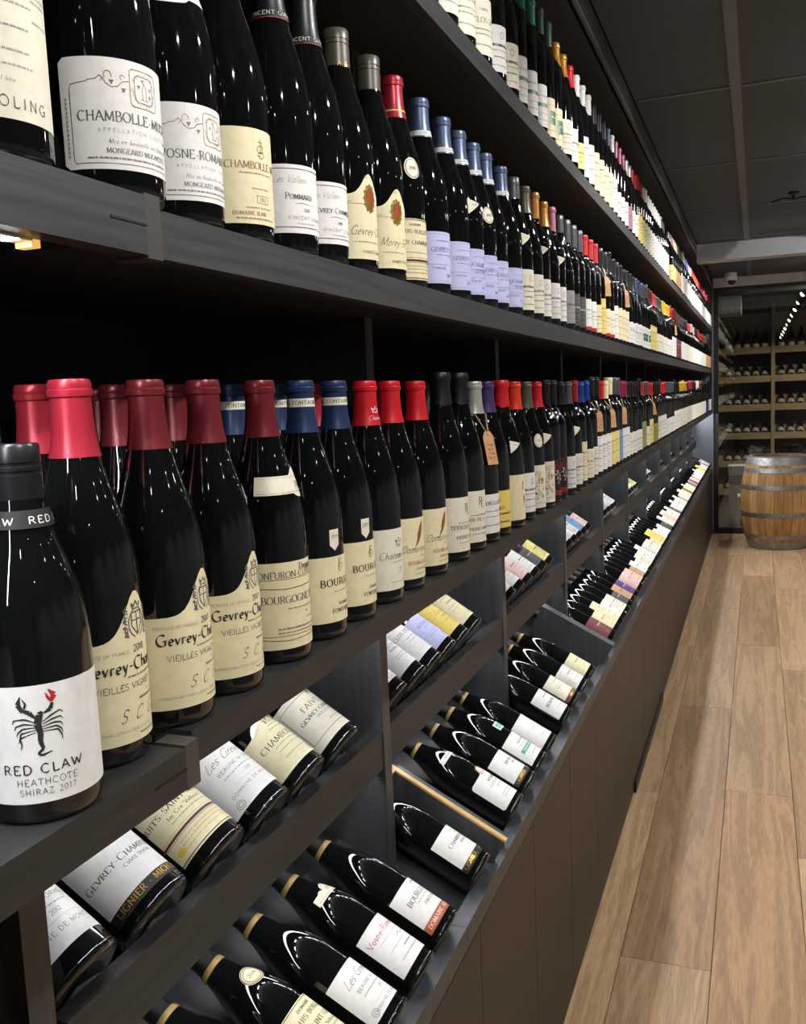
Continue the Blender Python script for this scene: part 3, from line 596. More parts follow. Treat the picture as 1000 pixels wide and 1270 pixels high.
def boillot(rows, big=0):
    p = Pr().R(-55, 55, 97.5, 98.6, 'm').R(-55, 55, 30, 33.5, 'm').R(-55, 55, 28, 28.6, 'm').R(-55, 55, 36, 36.5, 'o').R(-55, 55, 2, 3.4, 'm')
    for k, (y_, z, t_) in enumerate(rows): p.T(0, y_, z, t_, 'serif', 'k' if k != 1 else 'm', .5, .08)
    p.greek(-26, 30, 44, 1.3, 'g', 3).greek(-34, 36, 22, 1.2, 'o', 4).greek(-34, 36, 17, 1.2, 'o', 6).greek(-34, 36, 11, 1.2, 'o', 7).D(-40, 14, 6, 5, 'y', 10); return p
design('boillot', 'cream', 112, 100, 10, boillot([(88, 4, 'DOMAINE'), (76, 6.4, 'LOUIS BOILLOT'), (58, 6.6, 'GEVREY-CHAMBERTIN')]))
design('boillot_nuits', 'cream', 104, 100, 22, boillot([(88, 4.6, 'DOMAINE'), (76, 7, 'LOUIS BOILLOT'), (60, 7.4, 'NUITS-SAINT-GEORGES'), (50, 5, "1er Cru 'Vallerots'")]))
def lav(title, t2=''):
    p = Pr().R(-54, 54, 84, 84.4, 'u').R(-54, 54, 32, 32.4, 'u').R(-54, 54, 3, 3.4, 'u').T(-22, 54, 7.6, title, 'serif', 'u', 0, .04).greek(-14, 30, 48, 1.2, 'u', 3).T(-22, 24, 4.2, 'DOMAINE', 'sans', 'u', 0, .2).T(16, 11, 5, '2018', 'serif', 'u').greek(-10, 30, 72, 1.2, 'u', 6)
    if t2: p.T(-8, 41, 7, t2, 'serif', 'u', 0, .04)
    return p
design('lav_gevrey', 'lavender', 112, 88, 16, lav('GEVREY-CHAMBERTIN')); design('lav_vignes', 'lavender', 112, 88, 16, lav('LA VIGNE', 'LA DOM')); design('lav_vosne', 'lavender', 110, 84, 22, lav('VOSNE-ROM'))
# row of the lower shelf
def claw():
    p = Pr().T(0, 24.5, 6.2, 'RED CLAW', 'sansb', 'k', .5, .18).T(2, 16.5, 4.4, 'HEATHCOTE', 'sans', 'g', .5, .14).T(2, 10, 4.0, 'SHIRAZ 2017', 'sans', 'g', .5, .16)
    x, y = -1, 58
    p.W([(x + 3, y + 8), (x + 1, y + 6), (x - .6, y), (x + .8, y - 6), (x + .4, y - 12), (x + 1.8, y - 17)], (2, 4.4, 4.8, 3.6, 3, 2.2)).W([(x + 1.8, y - 17), (x - 1.6, y - 20), (x + .8, y - 21.5), (x + 7, y - 19.6)], (2, 1.6, 1.6, .7))
    p.W([(x - 1.5, y + 4), (x - 5, y + 8), (x - 9, y + 10)], (1.3, 3.2, 2)).W([(x - 9, y + 9), (x - 11.6, y + 14), (x - 9.8, y + 19.5)], (2.2, 3.4, .5)).W([(x - 8, y + 11), (x - 6.8, y + 14), (x - 8.8, y + 18)], (1.4, 1.6, .3))
    p.W([(x + 4, y + 7), (x + 8, y + 9), (x + 9.6, y + 13)], (1.1, 3, 2)).W([(x + 9, y + 14), (x + 11, y + 18), (x + 7.4, y + 22.5)], (2, 4, .4), 'r').W([(x + 9, y + 14), (x + 7, y + 17), (x + 5.6, y + 20.5)], (1.4, 1.8, .3), 'r')
    for k in range(5):
        p.W([(x - 2, y + 1 - k * 1.6), (x - 8 - k, y + 4 - k * 3.2), (x - 15 + k, y + 3.6 - k * 4.2), (x - 16 + k, y + 1 - k * 4.4)], (.5, 1.2, .9, .3)); p.W([(x + 2.6, y + 1 - k * 1.6), (x + 8 + k, y + 4.6 - k * 2.6), (x + 14, y + 7 - k * 4.2), (x + 16 - k * .4, y + 5 - k * 4.6)], (.5, 1.2, .9, .3))
    return p
_cp = claw(); _cp.q = [(tuple((a, b - 4) for a, b in q), i) for q, i in _cp.q]
design('red_claw', 'white', 118, 80, 16, _cp, rc_top(118, 80, 2))
design('claw_band', 'black', 95, 12, 197, Pr().T(0, 3, 4.6, 'RED CLAW  RED CLAW', 'sansb', 'w', .5, .22), part='cap_band', rref=.0165)
def guillard(yr):
    p = Pr().crest(6, 92, 2.1, 'g').T(6, 70, 5.2, yr, 'sansb', 'g').T(-46, 70, 2.6, 'PRODUCE OF FRANCE', 'sans', 'l', 0, .12).T(-44, 56, 10.0, 'Gevrey-Chambertin', 'black', 'k', 0, .03)
    p.greek(-8, 26, 51, 1.2, 'g', 3).T(-36, 42, 5.0, 'VIEILLES VIGNES', 'sans', 'g', 0, .05).R(12, 24, 37, 37.4, 'g').greek(2, 30, 32, 1.5, 'k', 5).T(-18, 17, 10, 'S. C. Guillard', 'script', 'g', 0, .05)
    return p.T(-46, 9, 2.2, 'PROPRIETAIRE VITICULTEUR A GEVREY', 'sans', 'l', 0, .12).greek(0, 34, 5, 1.1, 'g', 2)
for yr in ('2017', '2018'): design('guillard_' + yr, 'cream', 112, 88, 17, guillard(yr), hump(80, 117, 6, 17))
design('confuron', 'cream', 112, 92, 16, Pr().R(-56, 56, 74, 74.6, 'o').R(-56, 56, 14, 14.6, 'o').T(12, 83, 6.5, 'Domaine', 'serif', 'g').T(6, 75.6, 6.8, 'CONFURON-COTETIDOT', 'serif', 'g', .6, .02).P([(-56, 66), (-20, 64), (56, 66)], .8, 'o').P([(-56, 12), (-20, 9), (56, 12)], .8, 'o').T(-46, 49, 7.6, 'BOURGOGNE PASSETOUTGRAIN', 'serif', 'g', 0, .0).greek(-18, 34, 42, 1.2, 'g', 4).W([(-8, 36), (8, 36.8), (26, 36)], (.2, 1.1, .2)).greek(8, 36, 29, 1.3, 'g', 6).greek(-30, 34, 21, 1.6, 'g', 7).greek(-30, 34, 17, 1.3, 'g', 9))
def fontaine(title):
    p = Pr().T(8, 63, 9, 'F', 'serif', 'b').P(arc(8, 64, 4, 3, -60, 240, 9), .7, 'b').P(arc(7, 61, 3, 2.6, 120, 380, 8), .7, 'b').T(-22, 42, 8.2, title, 'serifb', 'k', 0, .14).greek(-4, 30, 35, 1.2, 'l', 3)
    return p.T(20, 19, 3.6, 'DOMAINE', 'serifb', 'g', .7, .14).T(-8, 10.5, 4.8, 'FONTAINE-GAGNARD', 'serifb', 'k', 0, .1)
design('bourgogne_f', 'cream', 112, 76, 20, fontaine('BOURGOGNE')); design('passe_f', 'cream', 112, 79, 20, fontaine('BOURGOGNE PASSE'))
design('chateau', 'ivory', 112, 82, 18, Pr().P([(4, 60), (1, 67), (5, 64), (8, 70), (11, 64), (15, 67), (12, 60)], .8, 'g', True).P([(4, 58), (12, 58)], .9, 'g').T(-26, 42, 9.6, 'Chateau de la', 'ital', 'k', 0, .06).greek(-4, 28, 37, 1.1, 'g', 3).T(12, 26, 3.6, '2017', 'sans', 'g').R(6, 20, 23, 23.4, 'k').greek(-10, 32, 10, 1.0, 'l', 4))
def feather(yr):
    p = Pr().T(-26, 38, 10.5, 'Domaine de la', 'script', 'k', 0, .02).T(4, 20, 5.6, 'BOURGOGNE', 'serif', 'b', .4, .1).T(10, 12, 3.4, 'PINOT NOIR', 'serif', 'b').T(12, 31, 3, yr, 'sans', 'g').greek(-4, 30, 6, 1.0, 'b', 3)
    return p.W([(-2, 45), (4, 54), (8, 64), (12, 74), (15, 82)], (.5, 5, 9, 7, .5), 'b').P([(-4, 41), (12, 76)], .6, 'k')
design('feather', 'cream', 112, 87, 16, feather('2018')); design('feather2', 'cream', 112, 87, 16, feather('2017'))
def rc(title):
    p = Pr().T(6, 66, 13, 'R', 'serif', 'k').T(13, 60, 13, 'C', 'serif', 'g').greek(-16, 28, 47, 1.4, 'g', 3).T(-30, 37, 6.6, title, 'serif', 'k', 0, .1).T(-4, 21, 5.4, 'PIERRE GRAND', 'serif', 'k', .3, .06).greek(-14, 26, 14, 1.1, 'g', 4); return p
design('terroir', 'ivory', 112, 90, 16, rc('TERROIR DE')); design('noir_rc', 'ivory', 112, 90, 16, rc('NOIR DE G'))
design('oval_b', 'white', 100, 72, 18, Pr().T(-24, 52, 7, 'BOURGOGNE', 'serif', 'k', 0, .06).greek(-20, 30, 40, 1.4, 'g', 3).greek(-20, 30, 30, 1.3, 'g', 5).greek(-20, 30, 14, 1.6, 'g', 7))
design('yellow_d', 'yellow', 100, 72, 16, Pr().T(-24, 50, 10, 'Den', 'script', 'k', 0).T(-20, 36, 5.5, 'PINOT', 'serifb', 'k', 0, .1).greek(-24, 24, 26, 3.2, 'k', 4).greek(-20, 20, 10, 3.2, 'k', 5))
design('cream_big', 'cream', 112, 92, 16, Pr().R(14, 21, 38, 48, 'r').R(12, 16, 62, 78, 'b').greek(16, 34, 33, 1.5, 'e', 3).greek(14, 34, 27, 1.2, 'g', 4).P([(14, 50), (21, 50)], 1, 'r'))
def sketch():
    p = Pr(); r = random.Random(5); p.T(0, 54, 12, 'DP', 'serif', 'b', .3)
    for k in range(46): x, y = r.uniform(-22, 14), r.uniform(14, 78); p.P([(x, y), (x + r.uniform(-5, 5), y + r.uniform(-4, 8)), (x + r.uniform(-6, 6), y + r.uniform(-3, 8))], .8, r.choice('bglm'))
    return p.greek(-20, 26, 10, 1.3, 'g', 3)
design('sketch', 'ivory', 112, 96, 14, sketch()); design('sketch2', 'ivory', 112, 96, 14, sketch().greek(-20, 30, 84, 1.6, 'g', 3))
def redfox():
    p = Pr(); r = random.Random(9)
    for k in range(26): x, y = r.uniform(-14, 14), r.uniform(34, 84); p.P([(x, y), (x + r.uniform(-6, 6), y + r.uniform(-5, 8)), (x + r.uniform(-6, 6), y + r.uniform(-3, 9))], 1.3, r.choice('rrw'))
    return p.R(-50, 50, 6, 17, 'r').greek(-26, 26, 9, 3, 'k', 4)
design('redfox', 'black', 104, 92, 14, redfox())
design('nk_bow', 'ivory', 62, 24, 176, Pr().R(-29, 18, 3.5, 3.9, 'o').R(-29, 18, 19, 19.4, 'o').T(15, 8.5, 6, '2017', 'serif', 'g'), lambda s: 21 + (8 * math.sqrt(max(0, 1 - ((s - 17) / 13) ** 2)) if 4 < s < 30 else 0), lambda s: 2 - (5 * math.sqrt(max(0, 1 - ((s - 17) / 13) ** 2)) if 4 < s < 30 else 0), 8, .026, 'neck_label')
design('nk_vosne', 'white', 60, 22, 186, Pr().T(12, 6, 6.5, '2018', 'ital', 'g').T(-12, 10, 4, 'Mong', 'script', 'l'), lambda s: 18 + (5 * math.sqrt(max(0, 1 - ((s + 14) / 14) ** 2)) if -28 < s < 0 else 0), lambda s: 3 - (5 * math.sqrt(max(0, 1 - ((s + 14) / 14) ** 2)) if -28 < s < 0 else 0), 8, .026, 'neck_label')
design('nk_shield', 'ivory', 15, 25, 102, Pr().T(0, 15, 4.4, '2019', 'sans', 'g'), None, lambda s: 9 * (abs(s) / 7.5) ** 2 * 0 + abs(s) * .9 + .4, 3, None, 'neck_label')
def ov(w_, h): return (lambda s: h / 2 + h / 2 * math.sqrt(max(0, 1 - (2 * s / w_) ** 2)), lambda s: h / 2 - h / 2 * math.sqrt(max(0, 1 - (2 * s / w_) ** 2)))
design('nk_oval', 'ivory', 24, 30, 150, Pr().P(arc(0, 15, 10, 13, 0, 360, 18), .9, 'm').T(0, 13, 4.6, '2018', 'serif', 'g'), *ov(24, 30), 8, .034, 'neck_label')
design('nk_oval14', 'cream', 33, 30, 176, Pr().P(arc(0, 15, 15.4, 13.6, 0, 360, 22), 1.1, 'm').P(arc(0, 15, 12.6, 11, 0, 360, 20), 1.4, 'l').T(0, 12.6, 5.6, '2014', 'sansb', 'g'), *ov(33, 30), 10, .030, 'neck_label')
design('nk_scal', 'ivory', 54, 26, 176, Pr().T(8, 11, 5.6, '2015', 'sans', 'g').D(2, 22, .9, None, 'k', 6).D(6, 24.5, .9, None, 'k', 6).D(11, 25, .9, None, 'k', 6).D(15, 23, .9, None, 'k', 6).D(-2, 19.5, .9, None, 'k', 6).greek(-22, 0, 6, 1.2, 'l', 2), lambda s: 17 + (11 * math.sqrt(max(0, 1 - ((s - 8) / 12) ** 2)) if -4 < s < 20 else 0), lambda s: 3, 10, .030, 'neck_label')
design('nk_flag', 'white', 56, 24, 168, Pr().T(-6, 7, 4, 'REGALE', 'serif', 'g', .5, .1).greek(8, 24, 18, 1.2, 'l', 3), lambda s: 15 + (8 if s > 8 else 0), lambda s: 3, 8, .030, 'neck_label')
design('nk_tri', 'ivory', 26, 30, 150, Pr().greek(-6, 6, 18, 1.2, 'g', 3), lambda s: 28 - (s + 13) * .25, lambda s: 2 + max(0, (s + 13)) * .75, 6, .034, 'neck_label')
design('band_navy', 'ivory', 98, 9.5, 277 - 10, Pr().T(0, 2.6, 4.6, 'DOMAINE FONTAINE - GAGNARD -', 'serif', 'k', .5, .1), part='cap_band', rref=.0155)
design('band_vg', 'black', 96, 9, 246, Pr().T(0, 3.6, 4.2, 'VINCENT GIRARDIN', 'sans', 'w', .5, .12).R(-46, 46, .2, .9, 'r'), part='cap_band', rref=.0165)
design('band_steel', 'white', 104, 8, 240, Pr().T(0, 2.4, 3.4, 'DOMAINE', 'sans', 'l', .5, .2), part='cap_band', rref=.0182)
design('band_hub', 'olive', 0.1, 1, 250, Pr().T(0, 0, 6.5, 'Hubert', 'script', 'o'), part='cap_band', rref=.0165)
design('band_gold', 'yellow', 103, 2.2, 247, None, part='cap_band', rref=.0170)
design('cap_chateau', 'maroon', .1, 1, 250, Pr().T(0, -5, 6, 'Chateau', 'script', 'w').P([(-4, 5), (-6, 11), (-2, 8), (0, 13), (2, 8), (6, 11), (4, 5)], .9, 'w', True), part='cap_band', rref=.0165)
# sloping displays
def lignier(t1, t2='', zs=1.0, h=96):
    p = Pr().T(2, 46, 8.4 * zs, t1, 'serif', 'g', .5, .06, True)
    if t2: p.T(10, 37, 4.6, t2, 'serif', 'g', .5, .05, True)
    p.R(6, 11, h - 22, h - 17, 'y').R(14, 19, h - 22, h - 17, 'y').R(22, 26, h - 22, h - 16, 'k').R(29, 33, h - 22, h - 16, 'g').greek(-6, 34, h - 12, 1.2, 'l', 3); return p
design('lig_foot', 'black', 106, 13, 18, Pr().T(-2, 4, 7, 'LIGNIER - MICHELOT', 'serifb', 'o', .45, .06), part='foot_band'); design('lig_foot_w', 'black', 127, 13, 18, Pr().T(-2, 3.6, 7.4, 'LIGNIER - MICHELOT', 'serifb', 'o', .45, .1), part='foot_band')
design('mar_foot', 'maroon', 100, 12, 18, Pr().greek(-30, 30, 4, 4, 'o', 3), part='foot_band')
design('lig_gevrey', 'white', 106, 96, 18, lignier('Gevrey-Chambertin', 'Cuvee Bertin')); design('lig_chamb', 'white', 104, 78, 18, lignier('Chambolle-M', 'Vieilles Vignes', 1, 78)); design('lig_morey', 'white', 104, 78, 18, lignier('Morey-St', 'Vieilles Vignes', 1, 78))
def greves(h=92):
    p = Pr().T(-2, h - 26, 13, 'Les Greves', 'script', 'g', .45).T(4, h - 40, 5.2, 'BEAUNE 1er CRU', 'sans', 'g', .5, .08).greek(-24, 30, h - 48, 1.3, 'g', 3).T(8, h - 58, 4.4, '2017', 'sans', 'g').R(-20, 30, h - 64, h - 63.7, 'l').T(6, h - 74, 4.4, 'DOMAINE DE MONTILLE', 'sans', 'g', .5, .16)
    return p.P(arc(-32, 9, 5.5, 5.5, 0, 360, 12), .8, 'l').P(arc(-32, 9, 3.2, 3.2, 0, 360, 10), .7, 'l')
design('greves', 'white', 110, 94, 24, greves(94)); design('greves_s', 'white', 100, 80, 20, greves(80))
design('enclos', 'white', 110, 94, 26, Pr().T(4, 70, 12, 'Cha', 'script', 'g', .5).T(4, 52, 5.6, 'CRU - EN ORME', 'sans', 'g', .5, .1).greek(-24, 30, 44, 1.3, 'g', 3).T(10, 34, 4.8, '2012', 'sans', 'g').R(-20, 30, 28, 28.3, 'l').T(6, 16, 5, 'DOMAINE DE MONTILLE', 'sans', 'g', .5, .16))
design('chamb_crest', 'cream', 106, 84, 22, Pr().crest(14, 84, 1.7, 'e', 'r').T(4, 44, 9.4, 'CHAMBOLLE', 'serif', 'g', .5, .02).greek(-2, 32, 64, 1.4, 'g', 9).greek(2, 26, 71, 1.2, 'g', 4).greek(-16, 30, 38, 1.2, 'g', 3).greek(-16, 34, 30, 1.2, 'g', 5).greek(-16, 30, 18, 1.2, 'g', 6)  , hump(74, 102, 16, 22))
fv = Pr().crest(18, 84, .9, 'm', 'm').T(12, 60, 9.4, 'FAIVELEY', 'serif', 'b', .5, .1).T(12, 46, 6.4, 'GEVREY-CHAMBERTIN', 'serifb', 'k', .5, .0).T(12, 38, 4.2, 'VIEILLES VIGNES', 'serif', 'g', .5, .05).greek(0, 34, 24, 1.2, 'g', 3)
for a_, b_ in (((-44, 14), (-44, 86)), ((-44, 86), (44, 86)), ((44, 86), (44, 14)), ((44, 14), (-44, 14))): fv.P([a_, b_], 1.2, 'l')
design('faiveley', 'ivory', 106, 96, 20, fv)
design('pommard_c', 'white', 108, 90, 26, Pr().T(6, 64, 9, 'POMMARD', 'serif', 'k', .5, .04).T(6, 53, 7, 'CLOS DES EPENEAUX', 'serif', 'g', .5, .02).T(8, 43, 6, 'Premier Cru', 'serif', 'g', .5, .02, True).greek(-16, 34, 30, 1.4, 'g', 3).greek(-16, 34, 24, 1.2, 'g', 3))
design('clos_des', 'white', 108, 90, 26, Pr().T(6, 78, 6, 'CHASSAGNE', 'serif', 'g', .5, .04).T(6, 58, 8.6, 'CLOS DES MUR', 'serif', 'k', .5, .04).greek(-16, 34, 46, 1.4, 'g', 3).greek(-16, 34, 38, 1.3, 'g', 5))
design('yellow_v', 'yellow', 106, 90, 26, Pr().T(4, 50, 12, 'Volnay', 'script', 'b', .5).T(10, 38, 5.4, 'VIEILLES', 'serif', 'b', .5, .1).greek(-14, 34, 28, 1.2, 'b', 3).greek(-10, 30, 76, 1.4, 'b', 5))
design('cream_v', 'cream', 106, 90, 26, Pr().greek(-14, 26, 58, 4, 'g', 8).greek(-24, 34, 46, 1.4, 'g', 3).greek(-24, 34, 36, 1.3, 'g', 5).greek(-24, 34, 74, 1.3, 'g', 6))
design('vosne_red', 'white', 104, 84, 20, Pr().T(-4, 60, 10, 'Vosne-Romanee', 'sans', 'r', .5, .02).R(-34, 30, 52, 52.4, 'g').R(-34, 30, 34, 34.4, 'g').W([(-4, 40), (4, 44), (10, 39), (18, 43), (26, 40)], (.4, 1.2, .6, 1.2, .3), 'g').greek(-10, 20, 24, 1.8, 'k', 3).greek(-30, 34, 14, 1.2, 'm', 4).P(arc(30, 64, 4, 7, 0, 360, 10), 1, 'k').P(arc(32, 46, 5, 5, 60, 330, 10), 1, 'k'))
design('bourg_n', 'white', 102, 80, 18, Pr().R(-51, 51, 0, 15, 'n').T(-2, 4.5, 6.8, 'DOMAINE ARNOUX', 'serif', 'w', .5, .06).T(2, 48, 9, 'BOURGOGNE', 'serif', 'k', .5, .04).greek(-22, 30, 42, 1.2, 'g', 3).T(6, 30, 5.4, 'PINOT NOIR', 'serif', 'k', .5, .05).W([(-24, 62), (0, 63.5), (26, 62)], (.3, 1, .3), 'g').greek(4, 20, 70, 3.4, 'l', 4))
design('volnay', 'white', 104, 84, 18, Pr().crest(2, 85, 1.8, 'b', 'w').T(6, 56, 7.6, 'VOLNAY', 'serifb', 'k', .5, .06).T(6, 46, 6, 'CLOS DES DUCS', 'serif', 'g', .5, .02, True).greek(-14, 30, 38, 1.3, 'g', 3).greek(-24, 34, 20, 1.3, 'g', 5).greek(-24, 34, 14, 1.1, 'g', 6), lambda s: rc_top(104, 80)(s) + 17 * math.exp(-((s - 2) / 11) ** 4), rc_bot(104))
design('teal_l', 'white', 100, 78, 18, Pr().R(-36, 36, 26, 36, 't').greek(-28, 30, 29, 4, 'w', 3).greek(-20, 30, 51, 3.2, 'g', 7).greek(-24, 30, 42, 1.3, 'g', 4).greek(-24, 30, 12, 1.3, 'g', 5))
design('teal_flag', 'white', 30, 22, 118, Pr().R(-11, 11, 4, 18, 't').R(-11, 11, 9, 10, 'w').P([(-13.5, 1.5), (13.5, 1.5), (13.5, 20.5), (-13.5, 20.5)], .9, 'k', True), nrow=4, part='neck_label')
design('blagny', 'white', 104, 84, 18, Pr().T(4, 38, 8, 'BEAUNE GREVES', 'serifb', 'k', .5, .0).greek(-20, 30, 62, 3.2, 'g', 7).greek(-24, 34, 28, 1.2, 'g', 3).greek(-24, 34, 18, 1.2, 'g', 5))
design('les_s', 'white', 104, 84, 18, Pr().T(0, 54, 12, 'Les', 'script', 'l', .5).greek(-24, 34, 42, 1.5, 'l', 3).greek(-24, 34, 34, 1.3, 'l', 5).greek(-24, 34, 16, 1.3, 'l', 6).T(6, 24, 4, '2016', 'sans', 'g'))
design('cream_mar', 'ivory', 100, 80, 18, Pr().greek(-30, 34, 50, 1.5, 'g', 5).greek(-30, 34, 42, 1.3, 'g', 6).greek(-20, 34, 62, 2.4, 'g', 7))
# plain designs for the smaller bottles
GEN = []
def gen(paper, kind_):
    key = 'gen_%s_%s' % (paper, kind_)
    if key in DES: return key
    dark = paper in ('black', 'charcoal', 'maroon', 'purple', 'green'); a, b = ('w', 'o') if dark else ('k', 'g'); p = Pr()
    if kind_ == 'tall':
        p.greek(-22, 28, 78, 3.6, a, 3).greek(-24, 30, 66, 1.6, b, 4).greek(-20, 28, 58, 1.6, b, 5).greek(-14, 22, 40, 2.6, b, 6).greek(-26, 30, 16, 1.6, b, 7).R(-40, 40, 104, 104.6, b); design(key, paper, 104, 110, 18, p)
    elif kind_ == 'mid':
        p.greek(-26, 30, 46, 4.2, a, 8).greek(-20, 28, 38, 1.5, b, 9).greek(-14, 24, 26, 2.0, b, 2).greek(-26, 30, 11, 1.5, b, 3).P(arc(6, 66, 5, 6, 0, 360, 10), 1, b); design(key, paper, 106, 84, 18, p)
    elif kind_ == 'low':
        p.greek(-26, 30, 40, 3.4, a, 5).greek(-20, 28, 30, 1.5, b, 6).greek(-20, 28, 16, 1.5, b, 7).R(-44, 44, 60, 60.5, b); design(key, paper, 104, 68, 20, p)
    elif kind_ == 'redfoot':
        p.R(-52, 52, 0, 10, 'r').greek(-22, 30, 56, 3, a, 5).greek(-22, 30, 44, 1.6, b, 6).greek(-22, 30, 34, 1.6, b, 6); design(key, paper, 104, 88, 16, p)
    elif kind_ == 'greenbox':
        p.R(-8, 22, 28, 60, 'e').greek(-4, 18, 44, 3, 'w', 2).greek(-22, 30, 14, 1.6, b, 6).greek(-22, 30, 72, 1.6, b, 6); design(key, paper, 104, 88, 16, p)
    elif kind_ == 'greentop':
        p.R(-30, 34, 44, 52, 'e').greek(-22, 30, 66, 2.4, b, 6).greek(-22, 30, 28, 1.6, b, 7).greek(-22, 30, 14, 1.6, b, 8); design(key, paper, 104, 92, 16, p)
    return key
moul = lambda a_, b_: Pr().T(0, 74, 5, a_, 'serif', 'g', .5, .05).T(2, 54, 9.5, b_, 'serif', 'g', .5, .03).greek(-24, 30, 42, 2, 'g', 3).greek(-24, 30, 34, 1.6, 'g', 4).greek(-22, 28, 16, 1.8, 'g', 5)
design('mou', 'ivory', 110, 96, 16, moul('CLOS DES', 'LES MOU')); design('clos_r1', 'ivory', 110, 96, 16, moul('CHATEAU', 'CLOS DES')); design('chas', 'ivory', 110, 96, 16, moul('VIEUX', 'CHASSAGNE')); design('clos_m', 'ivory', 110, 96, 16, moul('CHASS', 'CLOS DE'))
design('va', 'white', 104, 78, 18, Pr().T(0, 44, 13, 'VA', 'serif', 'k', .5, .1).greek(-20, 24, 28, 1.6, 'g', 3).greek(-20, 24, 14, 1.4, 'g', 4))

def rescale(key, k):
    d = DES[key]; d['w'] *= k; d['h'] *= k; p = Pr(); p.q = [(tuple((a * k, b * k) for a, b in q), i) for q, i in d['pr'].q]; d['pr'] = p
    for e in ('top', 'bot'):
        if d[e]: d[e] = (lambda f_: (lambda s: k * f_(s / k)))(d[e])
for key, k in (('chambolle_m', .86), ('vosne_m', .88), ('chambolle_jl', .86), ('pommard', .84), ('gevrey_g', .82), ('gevrey_h', .92), ('morey_h', .92), ('boillot', .85), ('lav_gevrey', .88), ('lav_vignes', .88), ('soling', .9)): rescale(key, k)

# ------------------------------------------------------------------ placing the bottles
def y_from_u(u, x, z):
    a, b = .25, 12.0
    for _ in range(50):
        m_ = (a + b) / 2
        if project(x, m_, z)[0] < u: a = m_
        else: b = m_
    return (a + b) / 2
def nearest(tab, u): return min(tab, key=lambda t: abs(t[0] - u))[1]
ORD = lambda n: '%d%s' % (n, 'th' if 10 <= n % 100 <= 20 else {1: 'st', 2: 'nd', 3: 'rd'}.get(n % 10, 'th'))
CAPW = {'crimson': 'crimson', 'oxblood': 'dark red', 'red': 'red', 'navy': 'navy', 'black': 'black', 'screwblack': 'black', 'grey': 'grey', 'olive': 'olive grey', 'gold': 'golden', 'steel': 'steel blue', 'silver': 'silver', 'purple': 'purple', 'orange': 'orange red', 'blue': 'blue', 'cream': 'cream', 'magenta': 'magenta', 'green': 'green', 'dkgreen': 'dark green', 'white': 'white', 'mauve': 'mauve', 'pink': 'pink', 'bluev': 'violet blue', 'yellow': 'yellow', 'brown': 'brown'}
XR = -.0435
FAR_LIMIT = 6.2
G3, G2, G1 = 'bottles standing on the lower shelf', 'bottles standing on the middle shelf', 'bottles standing on the upper shelf'
far = []     # (kind, x, y, z, tilt, capcolour, paper)
